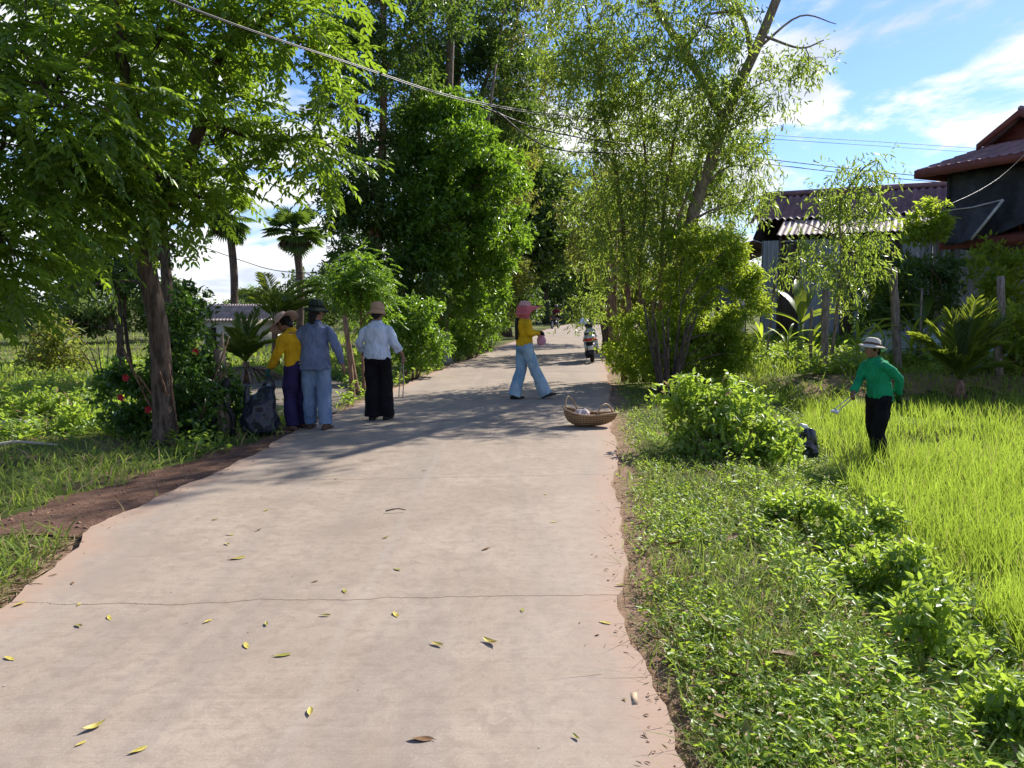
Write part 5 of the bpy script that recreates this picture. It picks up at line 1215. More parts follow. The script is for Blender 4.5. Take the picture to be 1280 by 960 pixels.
mb = MB(); mb.add([(-.3, 0, rz_-.12), (-.3, -wd*.56, rz_-.98), (-.3, -wd*.9, ez-.0), (-.3, wd*.95, ez-.0), (-.24, 0, rz_-.12), (-.24, -wd*.56, rz_-.98), (-.24, -wd*.9, ez-.0), (-.24, wd*.95, ez-.0)], [(0, 1, 2, 3), (7, 6, 5, 4), (0, 4, 5, 1), (1, 5, 6, 2), (2, 6, 7, 3), (3, 7, 4, 0)]); part('gable_shade', DARKIN, mb, shed)  # dark sheet filling the open gable, its shade put into the colour
mb = MB(); mb.tube([(-.5, 0, rz_-.03), (-.5, -wd*.56, rz_-.92)], .05, 6); mb.tube([(-.5, 0, rz_-.03), (-.5, wd*1.05, rz_-1.7)], .05, 6); part('barge_board', MAROON, mb, shed)
mb = MB(); corrug(mb, (-.35, wd*.9, ez+.02), (-.35, -wd*.75, ez+.02), (-1.5, wd*.9, ez-.38), (-1.5, -wd*.75, ez-.38), 26, .03, 4, step=.02); part('lean_to_roof', TILE, mb, shed, True)
for y in (-wd*.7, wd*.2, wd*.85):
    mb = MB(); mb.box((-1.4, y, (ez-.45)/2-.1), (.1, .1, ez-.3)); part('post', RUSTW, mb, shed)
mb = MB(); corrug(mb, (-1.38, wd*.85, ez-.5), (-1.38, -wd*.68, ez-.5), (-1.38, wd*.85, -.3), (-1.38, -wd*.68, -.3), 30, .018); part('side_sheet', TIN, mb, shed)
for x in (.5, 2.7, 4.8, 6.8):
    mb = MB(); mb.tube([(x, -wd*.93, -.3), (x, -wd*.93, ez+.02)], .05, 6); part('awning_post', RUSTW, mb, shed)

# stilt house on the right: local x runs along the visible left side, from its far corner towards the viewer
tip = A(1145, 213, 23.0); ha = R(-65); hs = 1.3
ex0, ex1, ey0, ey1 = -1.1, 7.0, -.8, 5.4
fz, ez2 = 2.65, 4.1
off = Matrix.Rotation(ha, 3, 'Z') @ Vector((ex0*hs, ey0*hs, 0))
hb0 = Vector((tip.x-off.x, tip.y-off.y, tip.z-ez2*hs))
house = thing('stilt_house', 'dark timber house on concrete stilts with maroon roof edges and netting', 'house', hb0, ha); house.scale = (hs,)*3
mb = MB(); mb.box((2.9, 2.1, fz-.1), (7.2, 4.8, .2)); part('floor', DKW, mb, house)
mb = MB(); mb.box((2.95, 2.1, fz+.72), (6.7, 4.3, 1.44)); part('wall', DKW, mb, house)
for i in range(7):
    mb = MB(); mb.box((-.3+i*1.08, -.075, fz+.72), (.05, .03, 1.4)); part('wall_batten', DKW, mb, house)
for i in range(5):
    mb = MB(); mb.box((2.9, -.07, fz+.18+i*.27), (6.6, .014, .02)); part('wall_rail', MAROON, mb, house)
for x in (.28, 3.3, 6.2):
    for y in (-.1, 4.1):
        mb = MB(); mb.box((x, y, fz/2-.4), (.19, .19, fz+.55)); part('pillar', CONC, mb, house)
def hip(z0, z1, inset, name, m):
    a = [(ex0, ey0, z0), (ex1, ey0, z0), (ex1, ey1, z0), (ex0, ey1, z0)]; b = [(ex0+inset*.72, ey0+inset, z1), (ex1-inset*.72, ey0+inset, z1), (ex1-inset*.72, ey1-inset, z1), (ex0+inset*.72, ey1-inset, z1)]
    for i in range(4):
        j = (i+1) % 4; ln = (Vector(a[j])-Vector(a[i])).length; mb = MB()
        corrug(mb, b[i], b[j], a[i], a[j], int(ln*4.5), .020, 6, step=.02); part(name, m, mb, house, True)
    return b
bb_ = hip(ez2, ez2+.5, 1.2, 'skirt_roof', TILE)
gz = ez2+.5; gx0, gx1, gy0, gy1 = bb_[0][0], bb_[1][0], bb_[0][1], bb_[2][1]
mb = MB(); mb.box(((gx0+gx1)/2, (gy0+gy1)/2, gz-.06), (gx1-gx0-.02, gy1-gy0-.02, .1)); part('roof_deck', TILE, mb, house)
for d0 in (gx0, gx0+2.6):      # twin gables whose ridges run away from the visible side
    d1 = d0+1.5; dm = (d0+d1)/2; pz = gz+.52
    for xe, nm in ((d0-.14, 0), (d1+.14, 1)):
        mb = MB(); corrug(mb, (dm, gy0-.25, pz), (dm, gy1, pz), (xe, gy0-.25, gz-.02), (xe, gy1, gz-.02), 16, .02, 4, step=.02); part('upper_roof', TILE, mb, house, True)
        mb = MB(); a = Vector((dm, gy0-.27, pz)); b = Vector((xe, gy0-.27, gz-.03)); h = Vector((0, 0, .11)); q = Vector((0, -.04, 0))
        mb.add([tuple(v) for v in (a-h, a+h*.2, b+h*.2, b-h, a-h+q, a+h*.2+q, b+h*.2+q, b-h+q)], [(0, 1, 2, 3), (7, 6, 5, 4), (0, 4, 5, 1), (1, 5, 6, 2), (2, 6, 7, 3), (3, 7, 4, 0)]); part('barge_board', MAROON, mb, house)
    mb = MB(); mb.add([(d0, gy0-.02, gz-.02), (d1, gy0-.02, gz-.02), (dm, gy0-.02, pz-.06), (d0, gy0+.05, gz-.02), (d1, gy0+.05, gz-.02), (dm, gy0+.05, pz-.06)], [(0, 1, 2), (5, 4, 3), (0, 3, 4, 1), (1, 4, 5, 2), (2, 5, 3, 0)]); part('gable', DKW, mb, house)
    mb = MB(); mb.tube([(dm, gy0-.28, pz+.03), (dm, gy1, pz+.03)], .06, 8); part('ridge_cap', TILE, mb, house, True)
for c, d in ((((ex0+ex1)/2, ey0-.02, ez2-.09), (ex1-ex0, .05, .17)), ((ex0-.02, (ey0+ey1)/2, ez2-.09), (.05, ey1-ey0, .17))):
    mb = MB(); mb.box(c, d); part('fascia', MAROON, mb, house)
mb = MB(); mb.box(((ex0+ex1)/2, (ey0+ey1)/2, ez2-.03), (ex1-ex0-.1, ey1-ey0-.1, .03)); part('soffit', MAROON, mb, house)
mb = MB(); mb.box((2.9, -.36, fz-.16), (7.3, .1, .2)); part('floor_beam', MAROON, mb, house)
def cloth_panel(name, corners, m, par, sag=.08, n=14):
    a, b, c, d = map(Vector, corners); V = []
    for i in range(n+1):
        for j in range(n+1):
            u, v = i/n, j/n; q = a.lerp(b, u).lerp(d.lerp(c, u), v); k = sag*math.sin(PI*u)*(.4+v)
            V.append(tuple(q+Vector((.02*math.sin(9*v+5*u), -.06*math.sin(7*u+2*v)*v-.04*math.sin(13*u), -k))))
    mb = MB(); mb.add(V, [(i*(n+1)+j, i*(n+1)+j+1, (i+1)*(n+1)+j+1, (i+1)*(n+1)+j) for i in range(n) for j in range(n)])
    o = mb.build(name, m, par); s = o.modifiers.new('s', 'SOLIDIFY'); s.thickness = .008; return o
NET = m_plain('black_shade_net', (0.05, 0.054, 0.066), .8, .2, .45, 2.5, bump=.4, bscale=40)
cloth_panel('shade_net', ((-.62, -.32, ez2-.1), (3.2, -.32, ez2-.1), (1.6, -.40, fz+.35), (-.62, -.36, fz-.2)), NET, house)
cloth_panel('shade_net', ((-.66, 3.8, ez2-.1), (-.66, -.34, ez2-.1), (-.70, -.38, fz-.2), (-.70, 3.8, fz-.1)), NET, house)
fl_ = cloth_panel('net_flap', ((-.6, -.56, fz+.56), (.78, -.60, fz+.62), (.20, -.66, fz-.10), (-.6, -.54, fz-.12)), NET, house, .05)
mb = MB(); mb.tube([(-.6, -.60, fz+.54), (.1, -.62, fz+.54), (.78, -.64, fz+.62)], .014, 6); mb.tube([(.78, -.64, fz+.62), (.5, -.68, fz+.25), (.20, -.70, fz-.12)], .028, 6); mb.build('pale_hem', m_plain('pale_hem_cloth', (.5, .49, .47), .8), fl_)
# low brick shelf / lean-to beside the house
lt = A(1169, 400, 23.8); lt.z = HZ1(lt.x, lt.y)
le = thing('open_lean_to', 'low concrete framed lean-to left of the stilt house', 'shelter', lt, R(-14))
for x in (-.05, 1.5):
    mb = MB(); mb.box((x, 0, 1.65), (.2, .2, 3.4)); part('pillar', CONC, mb, le)
mb = MB(); mb.box((.75, 0, 3.35), (2.0, .5, .22)); part('beam', CONC, mb, le)
mb = MB(); mb.box((.75, .1, 3.52), (2.2, .7, .10)); part('roof_slab', RUSTW, mb, le)
# pale tarpaulin heaps
TARP = m_plain('pale_blue_tarp', (0.42, 0.52, 0.56), .55, .4, .2, 3)
for lab, px, py, Y, rx, rzz in (('pale blue tarpaulin spread behind the maize', 1112, 408, 20.5, .9, .62), ('pale blue tarpaulin beside the young coconut palm', 1170, 395, 20.2, .55, .6), ('pale netting heap under the stilt house', 1268, 385, 19, .5, .6)):
    b = A(px, py, Y); b.z = HZ1(b.x, b.y); mb = MB(); mb.ell((0, 0, rzz*.3), (rx, .4, rzz), 18, 10)
    o = remeshed(mb, 'tarpaulin', TARP, None, .05, 1, .10, 2.2); o.location = b; tag(o, lab, 'tarp')
# pale house far left
ph = A(298, 440, 42); ph.z = -1.0
lh = thing('small_house', 'small pale house with tiled roof far beyond the yard', 'house', ph, R(8)); lh.scale = (.78, .78, .68)
mb = MB(); mb.box((0, 2, 1.35), (4.4, 4, 2.9)); part('wall', m_plain('pale_render', (.46, .44, .38), .85, .2, .12), mb, lh)
mb = MB(); corrug(mb, (-2.2, 2.0, 3.85), (2.2, 2.0, 3.85), (-2.9, -.5, 2.6), (2.9, -.5, 2.6), 26, .03, 6, step=.03); corrug(mb, (-2.2, 2.0, 3.85), (2.2, 2.0, 3.85), (-2.9, 4.5, 2.6), (2.9, 4.5, 2.6), 26, .03, 6, step=.03)
mb.add([(-2.2, 2.0, 3.85), (-2.9, -.5, 2.6), (-2.9, 4.5, 2.6)], [(0, 1, 2)]); mb.add([(2.2, 2.0, 3.85), (2.9, 4.5, 2.6), (2.9, -.5, 2.6)], [(0, 1, 2)]); part('roof', TILE2, mb, lh)
mb = MB(); mb.box((-1.75, -.02, 1.3), (.7, .06, 1.5)); wf = part('window', DARKIN, mb, lh); mb = MB(); mb.box((-1.75, -.06, 1.3), (.08, .04, 1.5)); part('mullion', CONC, mb, wf)

# ------------------------------------------------------------------ posts and wires
def post(name, label, cat, px, pb, pt, Y, r, m=None, lean=0, group=None):
    b = A(px, pb, Y); b.z = HZ1(b.x, b.y); top = A(px+lean, pt, Y); h = top-b
    mb = MB(); n = 6
    mb.tube([Vector((0, 0, -.15))]+[h*(i/n)+Vector((rnd.uniform(-.25, .25)*r, rnd.uniform(-.25, .25)*r, 0)) for i in range(n+1)], [r*1.1]+[r*rnd.uniform(.85, 1.1) for _ in range(n+1)], 9)
    o = mb.build(name, m or BK_post, None); o.location = b; return tag(o, label, cat, group)
post('fence_post', 'round wooden fence post nearest the green shirted person, with a vine', 'post', 1030, 462, 362, 17.6, .085, lean=2, group='old fence posts of the garden')
post('fence_post', 'round wooden fence post leaning left between the young tree and coconut palm', 'post', 1124, 452, 335, 18.2, .095, lean=-8, group='old fence posts of the garden')
post('fence_post', 'round wooden fence post in front of the right edge of the stilt house', 'post', 1249, 440, 345, 17.0, .085, lean=3, group='old fence posts of the garden')
post('stake', 'thin dark stake behind the wooden posts', 'stake', 1014, 440, 385, 19, .04, group='stakes in the garden')
post('stake', 'thin pole standing beside the maize', 'stake', 1152, 415, 360, 19.3, .025, group='stakes in the garden')
post('stake', 'slanting bamboo stake in front of the tin wall', 'stake', 958, 430, 340, 19.6, .03, lean=12, group='stakes in the garden')
bp = G(281, 546, -.08)
pt_ = thing('gate_post', 'broken weathered wooden post with black rubber looped round it', 'post', bp)
mb = MB(); mb.tube([(0, 0, -.1), (.0, 0, .3), (-.02, 0, .7), (-.03, .0, 1.12)], [.11, .10, .085, .075], 9); mb.tube([(-.03, .02, .95), (.0, .02, 1.22), (.01, .02, 1.34)], [.05, .03, .008], 6); mb.build('timber', BK_post, pt_)
RUB = m_plain('black_rubber', (.012, .012, .013), .6, .35, .2)
mb = MB(); mb.tube(spline([(-.1, -.13, .06), (-.06, -.14, .45), (.08, -.14, .68), (.05, -.13, .5), (.16, -.13, .25), (.14, -.12, 0.0)], 5), .032, 8); mb.build('rubber_strip', RUB, pt_)
mb = MB(); mb.tube([(.02, -.13, .55), (.10, -.14, .70), (.12, -.14, .76)], [.05, .06, .03], 8); mb.build('rubber_knot', RUB, pt_)
# posts and a marker by the bend
for i, (x, lab) in enumerate(((662, 'short dark roadside post left of the rider'), (671, 'short dark post directly behind the rider'), (648, 'short dark roadside post beside the pink hat'), (702, 'short dark post right of the rider'), (713, 'short dark post furthest along the bend'))):
    post('roadside_post', lab, 'post', x, 406, 386, 68+i, .11, BK_dark, group='posts along the bend')
post('marker_post', 'pale concrete marker post on the left verge near the bend', 'post', 613, 424, 398, 33, .09, CONC)
post('sapling_trunk', 'dark bare trunk standing beside the parked scooter', 'trunk', 757, 430, 330, 27.0, .16, BK_dark)
post('sapling_trunk', 'reddish brown trunk rising behind the scooter handlebar', 'trunk', 766, 440, 300, 23.0, .13, BK_brown)
st_ = post('stake', 'dry brown stake propping the small tree behind the white shirt', 'stake', 441, 492, 395, 13.8, .045, BK_brown, lean=-10)
# wires
WIRE = m_plain('black_cable', (.02, .02, .022), .5, .4, .1)
def wire(label, pts, r):
    mb = MB(); P = [A(*p) for p in pts]; mb.tube(spline(P, 12), r, 5); o = mb.build('overhead_wire', WIRE, None); return tag(o, label, 'wire', 'overhead wires')
def wl(d, e=0): return [(-40, -125+d, 5.2), (215, 0+d, 6.5), (430, 76+d, 8.3), (600, 128+d*1.4, 11), (770, 152+d*1.6, 14.5), (941, 167+d*1.8+e, 18.5), (1110, 178+d*2+e, 23), (1280, 189+d*2.2+e, 29), (1420, 196+d*2.4+e, 36)]
wire('thick black cable, upper of the pair crossing above the road', wl(0), .007)
wire('thick black cable twisted just under the upper one above the road', wl(1.6, 2), .006)
wire('thin wire below the twin cables, passing the drooping crown', [(600, 133, 11.1), (690, 165, 13), (800, 182, 16), (934, 196, 20), (1110, 216, 23), (1280, 231, 27), (1400, 240, 30)], .012)
wire('lowest thin wire running right towards the stilt house', [(610, 131, 11.2), (690, 185, 13), (800, 192, 16), (940, 203, 20), (1110, 222, 23), (1280, 236, 26), (1400, 244, 29)], .012)
wire('thin pale wire falling from the stilt house eave into the young tree', [(1290, 185, 19.5), (1245, 225, 18.5), (1190, 254, 16.5), (1130, 272, 17.2), (1060, 282, 18)], .006)
wire('thin far wire between the two sugar palms', [(230, 300, 40), (300, 325, 40), (345, 338, 40), (395, 341, 40), (440, 336, 40)], .02)

# ------------------------------------------------------------------ scooter, motorbike, basket
SILV = m_plain('silver_paint', (0.50, 0.51, 0.53), .28, .6, .04, 3, metal=.35); BLKP = m_plain('black_plastic', (.015, .015, .016), .45, .45, .2); RED = m_plain('red_lens', (.45, .012, .012), .2, .6, .05)
CHROME = m_plain('chrome', (.6, .6, .6), .15, .6, .02, metal=1.0); SEATM = m_plain('black_seat_vinyl', (.018, .018, .019), .5, .4, .2); WHT = m_plain('white_plate', (.6, .6, .58), .5); TYRE = m_plain('tyre_rubber', (.014, .014, .014), .85, .2, .2)
def torus(mb, c, R_, r, ax='x', n=28, m=10, sc=1.0):
    V = []
    for i in range(n):
        a = 2*PI*i/n
        for j in range(m):
            b = 2*PI*j/m; q = R_+r*math.cos(b); V.append((c[0]+r*sc*math.sin(b), c[1]+q*math.cos(a), c[2]+q*math.sin(a)))
    mb.add(V, [(i*m+j, i*m+(j+1) % m, ((i+1) % n)*m+(j+1) % m, ((i+1) % n)*m+j) for i in range(n) for j in range(m)])
EX, EY, EZ = Vector((1, 0, 0)), Vector((0, 1, 0)), Vector((0, 0, 1))
def wheel(t, y, R_=.22, wdt=1.15):
    mb = MB(); torus(mb, (0, y, R_+.005), R_-.05, .05, sc=wdt); w = mb.build('wheel', TYRE, t)
    mb = MB(); torus(mb, (0, y, R_+.005), R_-.095, .015); 
    for k in range(5):
        a = 2*PI*k/5; mb.tube([(0, y, R_+.005), (0, y+math.cos(a)*(R_-.095), R_+.005+math.sin(a)*(R_-.095))], .014, 6)
    mb.ell((0, y, R_+.005), (.06, .045, .045), 12, 8); mb.build('rim', SILV, w)
def scooter(label, loc, rz, lean=R(-7)):
    t = thing('parked_scooter', label, 'scooter', loc, rz); t.rotation_euler = (0, lean, rz)
    wheel(t, -.58); wheel(t, .62)
    mb = MB(); mb.loft([((0, -.92, .70), .05, .045, EX, EZ), ((0, -.86, .70), .12, .10, EX, EZ), ((0, -.62, .66), .185, .14, EX, EZ), ((0, -.3, .60), .19, .16, EX, EZ), ((0, -.05, .45), .15, .16, EX, EZ), ((0, .05, .35), .1, .1, EX, EZ)], 20); mb.build('tail_fairing', SILV, t)
    mb = MB(); mb.loft([((0, -.80, .815), .06, .02, EX, EZ), ((0, -.72, .82), .125, .045, EX, EZ), ((0, -.45, .80), .14, .055, EX, EZ), ((0, -.12, .74), .11, .05, EX, EZ), ((0, -.04, .72), .06, .03, EX, EZ)], 18); mb.build('seat', SEATM, t)
    mb = MB(); mb.loft([((0, -.925, .655), .05, .03, EX, EZ), ((0, -.90, .655), .135, .045, EX, EZ), ((0, -.84, .655), .165, .05, EX, EZ)], 18); mb.build('tail_light', RED, t)
    for s in (1, -1):
        mb = MB(); mb.ell((s*.165, -.86, .64), (.035, .05, .03), 12, 8); mb.build('indicator', m_plain('amber_lens', (.5, .16, .03), .3, .5), t)
    mb = MB(); mb.tube([(-.13, -.5, .84), (-.13, -.88, .84), (0, -.93, .85), (.13, -.88, .84), (.13, -.5, .84)], .015, 8); mb.build('grab_rail', CHROME, t)
    mb = MB(); mb.loft([((0, -.72, .56), .12, .05, EX, EZ), ((0, -.86, .48), .10, .03, EX, EZ), ((0, -.93, .34), .085, .02, EX, EZ), ((0, -.94, .26), .07, .012, EX, EZ)], 14); mb.build('mudguard', BLKP, t)
    mb = MB(); mb.box((0, -.955, .43), (.16, .012, .11)); mb.build('number_plate', WHT, t, False)
    mb = MB(); mb.loft([((-.10, -.66, .24), .07, .10, EX, EZ), ((-.10, -.4, .27), .09, .11, EX, EZ), ((-.06, -.1, .26), .09, .09, EX, EZ)], 14); mb.build('engine', BLKP, t)
    mb = MB(); mb.tube([(.13, -.15, .22), (.15, -.4, .24), (.16, -.55, .27), (.17, -.9, .36)], [.025, .035, .055, .05], 12); ex_ = mb.build('exhaust', BLKP, t)
    mb = MB(); mb.tube([(.165, -.55, .30), (.18, -.85, .38)], [.045, .045], 10); mb.build('heat_shield', CHROME, ex_)
    for s in (1, -1):
        mb = MB(); mb.tube([(s*.10, -.58, .24), (s*.14, -.66, .58)], .025, 8); mb.build('shock', CHROME, t)
    mb = MB(); mb.box((0, .17, .28), (.26, .42, .07)); mb.build('footboard', BLKP, t, False)
    mb = MB(); mb.loft([((0, .34, .28), .19, .05, EX, EY), ((0, .40, .55), .20, .07, EX, EY), ((0, .34, .80), .16, .08, EX, EY), ((0, .28, .93), .08, .06, EX, EY)], 18); mb.build('front_shield', SILV, t)
    mb = MB(); mb.loft([((0, .30, .92), .09, .07, EX, EY), ((0, .28, 1.00), .12, .08, EX, EY), ((0, .27, 1.05), .09, .05, EX, EY)], 14); mb.build('handlebar_cowl', BLKP, t)
    for s in (1, -1):
        mb = MB(); mb.tube([(s*.08, .27, 1.0), (s*.25, .22, 1.02), (s*.36, .15, 1.0)], [.02, .017, .02], 8); mb.build('handlebar', BLKP, t)
        mb = MB(); mb.tube([(s*.24, .24, 1.03), (s*.29, .25, 1.14)], .007, 6); mb.loft([((s*.30, .25, 1.17), .065, .045, EX, EZ), ((s*.30, .265, 1.17), .06, .04, EX, EZ)], 14); mb.build('mirror', BLKP, t)
        mb = MB(); mb.tube([(s*.075, .60, .22), (s*.07, .44, .62)], .024, 8); mb.build('fork', CHROME, t)
    mb = MB(); mb.loft([((0, .80, .36), .05, .02, EX, EZ), ((0, .70, .455), .065, .02, EX, EZ), ((0, .55, .455), .065, .02, EX, EZ), ((0, .45, .40), .05, .02, EX, EZ)], 10); mb.build('front_mudguard', SILV, t)
    mb = MB(); mb.ell((0, .38, .90), (.10, .06, .07), 14, 9); mb.build('headlight', WHT, t)
    mb = MB(); mb.tube([(-.10, -.1, .22), (-.20, -.16, .02), (-.24, -.13, .0)], [.014, .012, .012], 6); mb.build('kick_stand', CHROME, t)
    return t
g_ = G(744, 455, 0)
scooter('silver and black scooter parked at the right edge of the road', (g_.x+.02, g_.y+.85, .012), R(-6))
# rider far along the road
g_ = G(694, 411, 0)
mt = thing('motorbike', 'dark motorbike being ridden round the far bend', 'motorbike', (g_.x, g_.y, .012), R(-22))
wheel(mt, -.6, .29, .8); wheel(mt, .62, .29, .8)
mb = MB(); mb.loft([((0, -.75, .72), .09, .06, EX, EZ), ((0, -.3, .70), .13, .1, EX, EZ), ((0, .1, .62), .12, .14, EX, EZ), ((0, .35, .75), .1, .13, EX, EZ), ((0, .45, .9), .09, .08, EX, EZ)], 14); mb.build('frame_fairing', BLKP, mt)
mb = MB(); mb.loft([((0, -.72, .80), .10, .04, EX, EZ), ((0, -.3, .79), .13, .05, EX, EZ), ((0, .05, .76), .1, .04, EX, EZ)], 12); mb.build('seat', SEATM, mt)
mb = MB(); mb.tube([(-.34, .28, 1.0), (-.15, .42, 1.0), (.15, .42, 1.0), (.34, .28, 1.0)], .02, 8); mb.build('handlebar', CHROME, mt)
mb = MB(); mb.ell((0, -.80, .70), (.07, .04, .04), 10, 8); mb.build('tail_light', RED, mt)
for s in (1, -1):
    mb = MB(); mb.tube([(s*.08, .62, .29), (s*.07, .44, .9)], .03, 8); mb.build('fork', CHROME, mt)
mb = MB(); mb.ell((0, .0, .38), (.14, .2, .16), 12, 8); mb.build('engine', BLKP, mt)
MAR = m_cloth('maroon_jacket', (.075, .012, .018))
pF, IF = person('person', 'rider in dark maroon jacket seated on the far motorbike', (g_.x+.06, g_.y-.14, .012), R(-22), dict(
    pelvis=(0, -.1, .86), chest=(0, -.02, 1.16), neck=(0, .0, 1.29), head=(0, .03, 1.42), elbow_r=(.28, .17, 1.05), wrist_r=(.30, .38, 1.0), elbow_l=(-.28, .17, 1.05), wrist_l=(-.30, .38, 1.0),
    knee_r=(.20, .28, .72), ankle_r=(.19, .12, .36), knee_l=(-.20, .28, .72), ankle_l=(-.19, .12, .36), shirt=MAR, trousers=BLK, hem=.05, flare=.07, knee_w=.08, hair_len=.04))
put_hat(pF, IF, [(.005, .105), (.06, .10), (.10, .07), (.118, .02), (.12, -.05), (.112, -.09)], m_plain('dark_helmet', (.03, .02, .022), .3, .5), c_off=(0, -.01, .03), name='helmet')
# sack of pale plastic at the bend
b = G(729, 406, 0); b.z = .02; mb = MB(); mb.ell((0, 0, .2), (.42, .3, .3), 16, 10); o = remeshed(mb, 'pale_sack', m_plain('pale_blue_plastic', (.50, .58, .70), .4, .5, .1), None, .05, 1, .09, 3); o.location = b; tag(o, 'pale blue plastic sack lying at the far bend', 'sack')
# wicker scoop basket
def m_wicker():
    m, t = mat('wicker'); b = NB(t); v = b.coord('Object')
    w1 = b.n('ShaderNodeTexWave', wave_type='BANDS', bands_direction='Z'); w1.inputs['Scale'].default_value = 11; w1.inputs['Distortion'].default_value = .6; b.l(v, w1.inputs['Vector'])
    w2 = b.n('ShaderNodeTexWave', wave_type='BANDS', bands_direction='X'); w2.inputs['Scale'].default_value = 9; w2.inputs['Distortion'].default_value = .8; b.l(v, w2.inputs['Vector'])
    k = b.math('MULTIPLY', w1.outputs['Fac'], b.math('ADD', .35, b.math('MULTIPLY', w2.outputs['Fac'], .65)))
    c = b.mix(k, (.15, .085, .04, 1), (.62, .42, .235, 1)); c = b.mix(b.rng(b.noise(7, v, 4), .4, .65, 0, .5), c, (.24, .14, .07, 1))
    b.out(b.pbsdf(c, .75, .25, b.bump(k, .9, .015)).outputs[0]); return m
WK = m_wicker(); CANE = m_plain('pale_cane', (.40, .27, .15), .6, .3, .25, 20)
bc = G(733, 534, 0); bc.z = .014
bas = thing('wicker_basket', 'woven bamboo scoop basket with two hoop handles on the road', 'basket', bc, R(-8))
mb = MB(); n, m_ = 32, 9; V = []
def rim(a):
    x = .30*math.cos(a); y = .20*math.sin(a)*(1-.25*math.cos(a)); z = .215-.05*(math.cos(a)+1)*.5*1.1+.025*math.cos(2*a)
    if math.cos(a) > .6: x += .10*(math.cos(a)-.6)/.4
    return Vector((x, y, z))
for lay in (0, 1):
    for i in range(m_+1):
        q = i/m_; s = math.sin(q*PI/2)**.75
        for j in range(n):
            a = 2*PI*j/n; r = rim(a); z = r.z*(1-math.cos(q*PI/2)**.9) if i else 0
            p = Vector((r.x*s*(1-.03*lay)-.02*(1-q), r.y*s*(1-.03*lay), z+.008*lay*(1-q)+.003)); V.append(tuple(p))
F_ = [(l*(m_+1)*n+i*n+j, l*(m_+1)*n+i*n+(j+1) % n, l*(m_+1)*n+(i+1)*n+(j+1) % n, l*(m_+1)*n+(i+1)*n+j) for l in (0, 1) for i in range(m_) for j in range(n)]
F_ += [(m_*n+j, m_*n+(j+1) % n, (2*m_+1)*n+(j+1) % n, (2*m_+1)*n+j) for j in range(n)]
mb.add(V, F_); mb.build('bowl', WK, bas)
mb = MB(); mb.tube([rim(2*PI*j/40)+Vector((0, 0, .004)) for j in range(41)], .012, 8, False); mb.build('rim', CANE, bas)
def hoop(a0, a1, h, tip):
    p, q = rim(a0), rim(a1); mb = MB(); pts = []
    for i in range(19):
        t = i/18; pts.append(p.lerp(q, t)+Vector((tip*math.sin(PI*t), 0, h*math.sin(PI*t)**.75)))
    mb.tube(pts, .010, 8); mb.build('handle', CANE, bas)
hoop(R(115), R(205), .175, -.04); hoop(R(-62), R(28), .13, .0)
mb = MB(); mb.ell((-.06, .0, .14), (.11, .09, .075), 14, 9)
o = remeshed(mb, 'rag', m_cloth('pale_pink_rag', (.62, .52, .48)), None, .012, 1, .035, 14); o.location = bc+Vector((0, 0, .012)); tag(o, 'pale crumpled plastic wrapper lying in the wicker basket', 'rubbish')
# cardboard scrap under the shrub, white branches left
b = G(893, 592, -.2); b.z = HZ1(b.x, b.y)+.05
mb = MB(); mb.box((0, 0, .05), (.26, .12, .10), Matrix.Rotation(.3, 3, 'Z') @ Matrix.Rotation(.5, 3, 'X')); o = remeshed(mb, 'cardboard_scrap', m_plain('pinkish_card', (.42, .31, .25), .85), None, .012, 1, .02, 9); o.location = b; tag(o, 'pinkish piece of crumpled cardboard under the broad leaved shrub', 'rubbish')
DRYW = m_plain('bleached_wood', (.50, .44, .36), .85, .15, .2, 9)
for lab, p0, p1, r in (('bleached fallen branch slanting down beside the bush', A(5, 528, 11.2), A(50, 550, 10.6), .035), ('bleached thin branch lying flat in the shaded grass', A(-20, 562, 9.0), A(72, 556, 9.3), .022)):
    mb = MB(); p0.z = max(p0.z, HZ1(p0.x, p0.y)+.05); limb(mb, Vector((0, 0, 0)), p1-p0, r, r*.6, 7, .05); o = mb.build('fallen_branch', DRYW, None); o.location = p0; tag(o, lab, 'branch', 'fallen branches')

# ------------------------------------------------------------------ fallen leaves on the road and the bank
YL = m_plain('yellow_leaf', (.47, .38, .08), .55, .35, .3, 30); OL = m_plain('olive_leaf', (.27, .25, .04), .55, .35, .3, 30); BL = m_plain('brown_leaf', (.17, .09, .04), .65, .3, .3, 30)
def leaf_mesh(L, Wd, curl, twist):
    mb = MB(); n = 8; V = []
    for i in range(n+1):
        t = i/n; w = Wd*.5*math.sin(PI*min(1, t*.93+.05))**.8; x = (t-.5)*L; z = curl*L*((t-.5)**2*2.2)+.004; tw = twist*(t-.5)
        for s in (-1, -.5, 0, .5, 1):
            V.append((x, s*w*math.cos(tw), z+abs(s)**1.5*w*.55*(1 if curl > .05 else .25)+s*w*math.sin(tw)))
    mb.add(V, [(5*i+k, 5*i+k+1, 5*i+k+6, 5*i+k+5) for i in range(n) for k in range(4)])
    mb.tube([(-.5*L, 0, V[2][2]), (-.62*L, .01, V[2][2]+.002)], .0015, 5)
    V2 = np.concatenate(mb.v); lo = V2[:, 2].min(); mb.v = [v-np.array([0, 0, lo]) for v in mb.v]
    return mb.mesh('fallen_leaf')
LM = [leaf_mesh(.10, .035, c, w) for c, w in ((.02, .2), (.12, .6), (.32, -.5), (.05, 1.0), (.2, .1))]
for m_ in LM: m_.materials.append(YL)
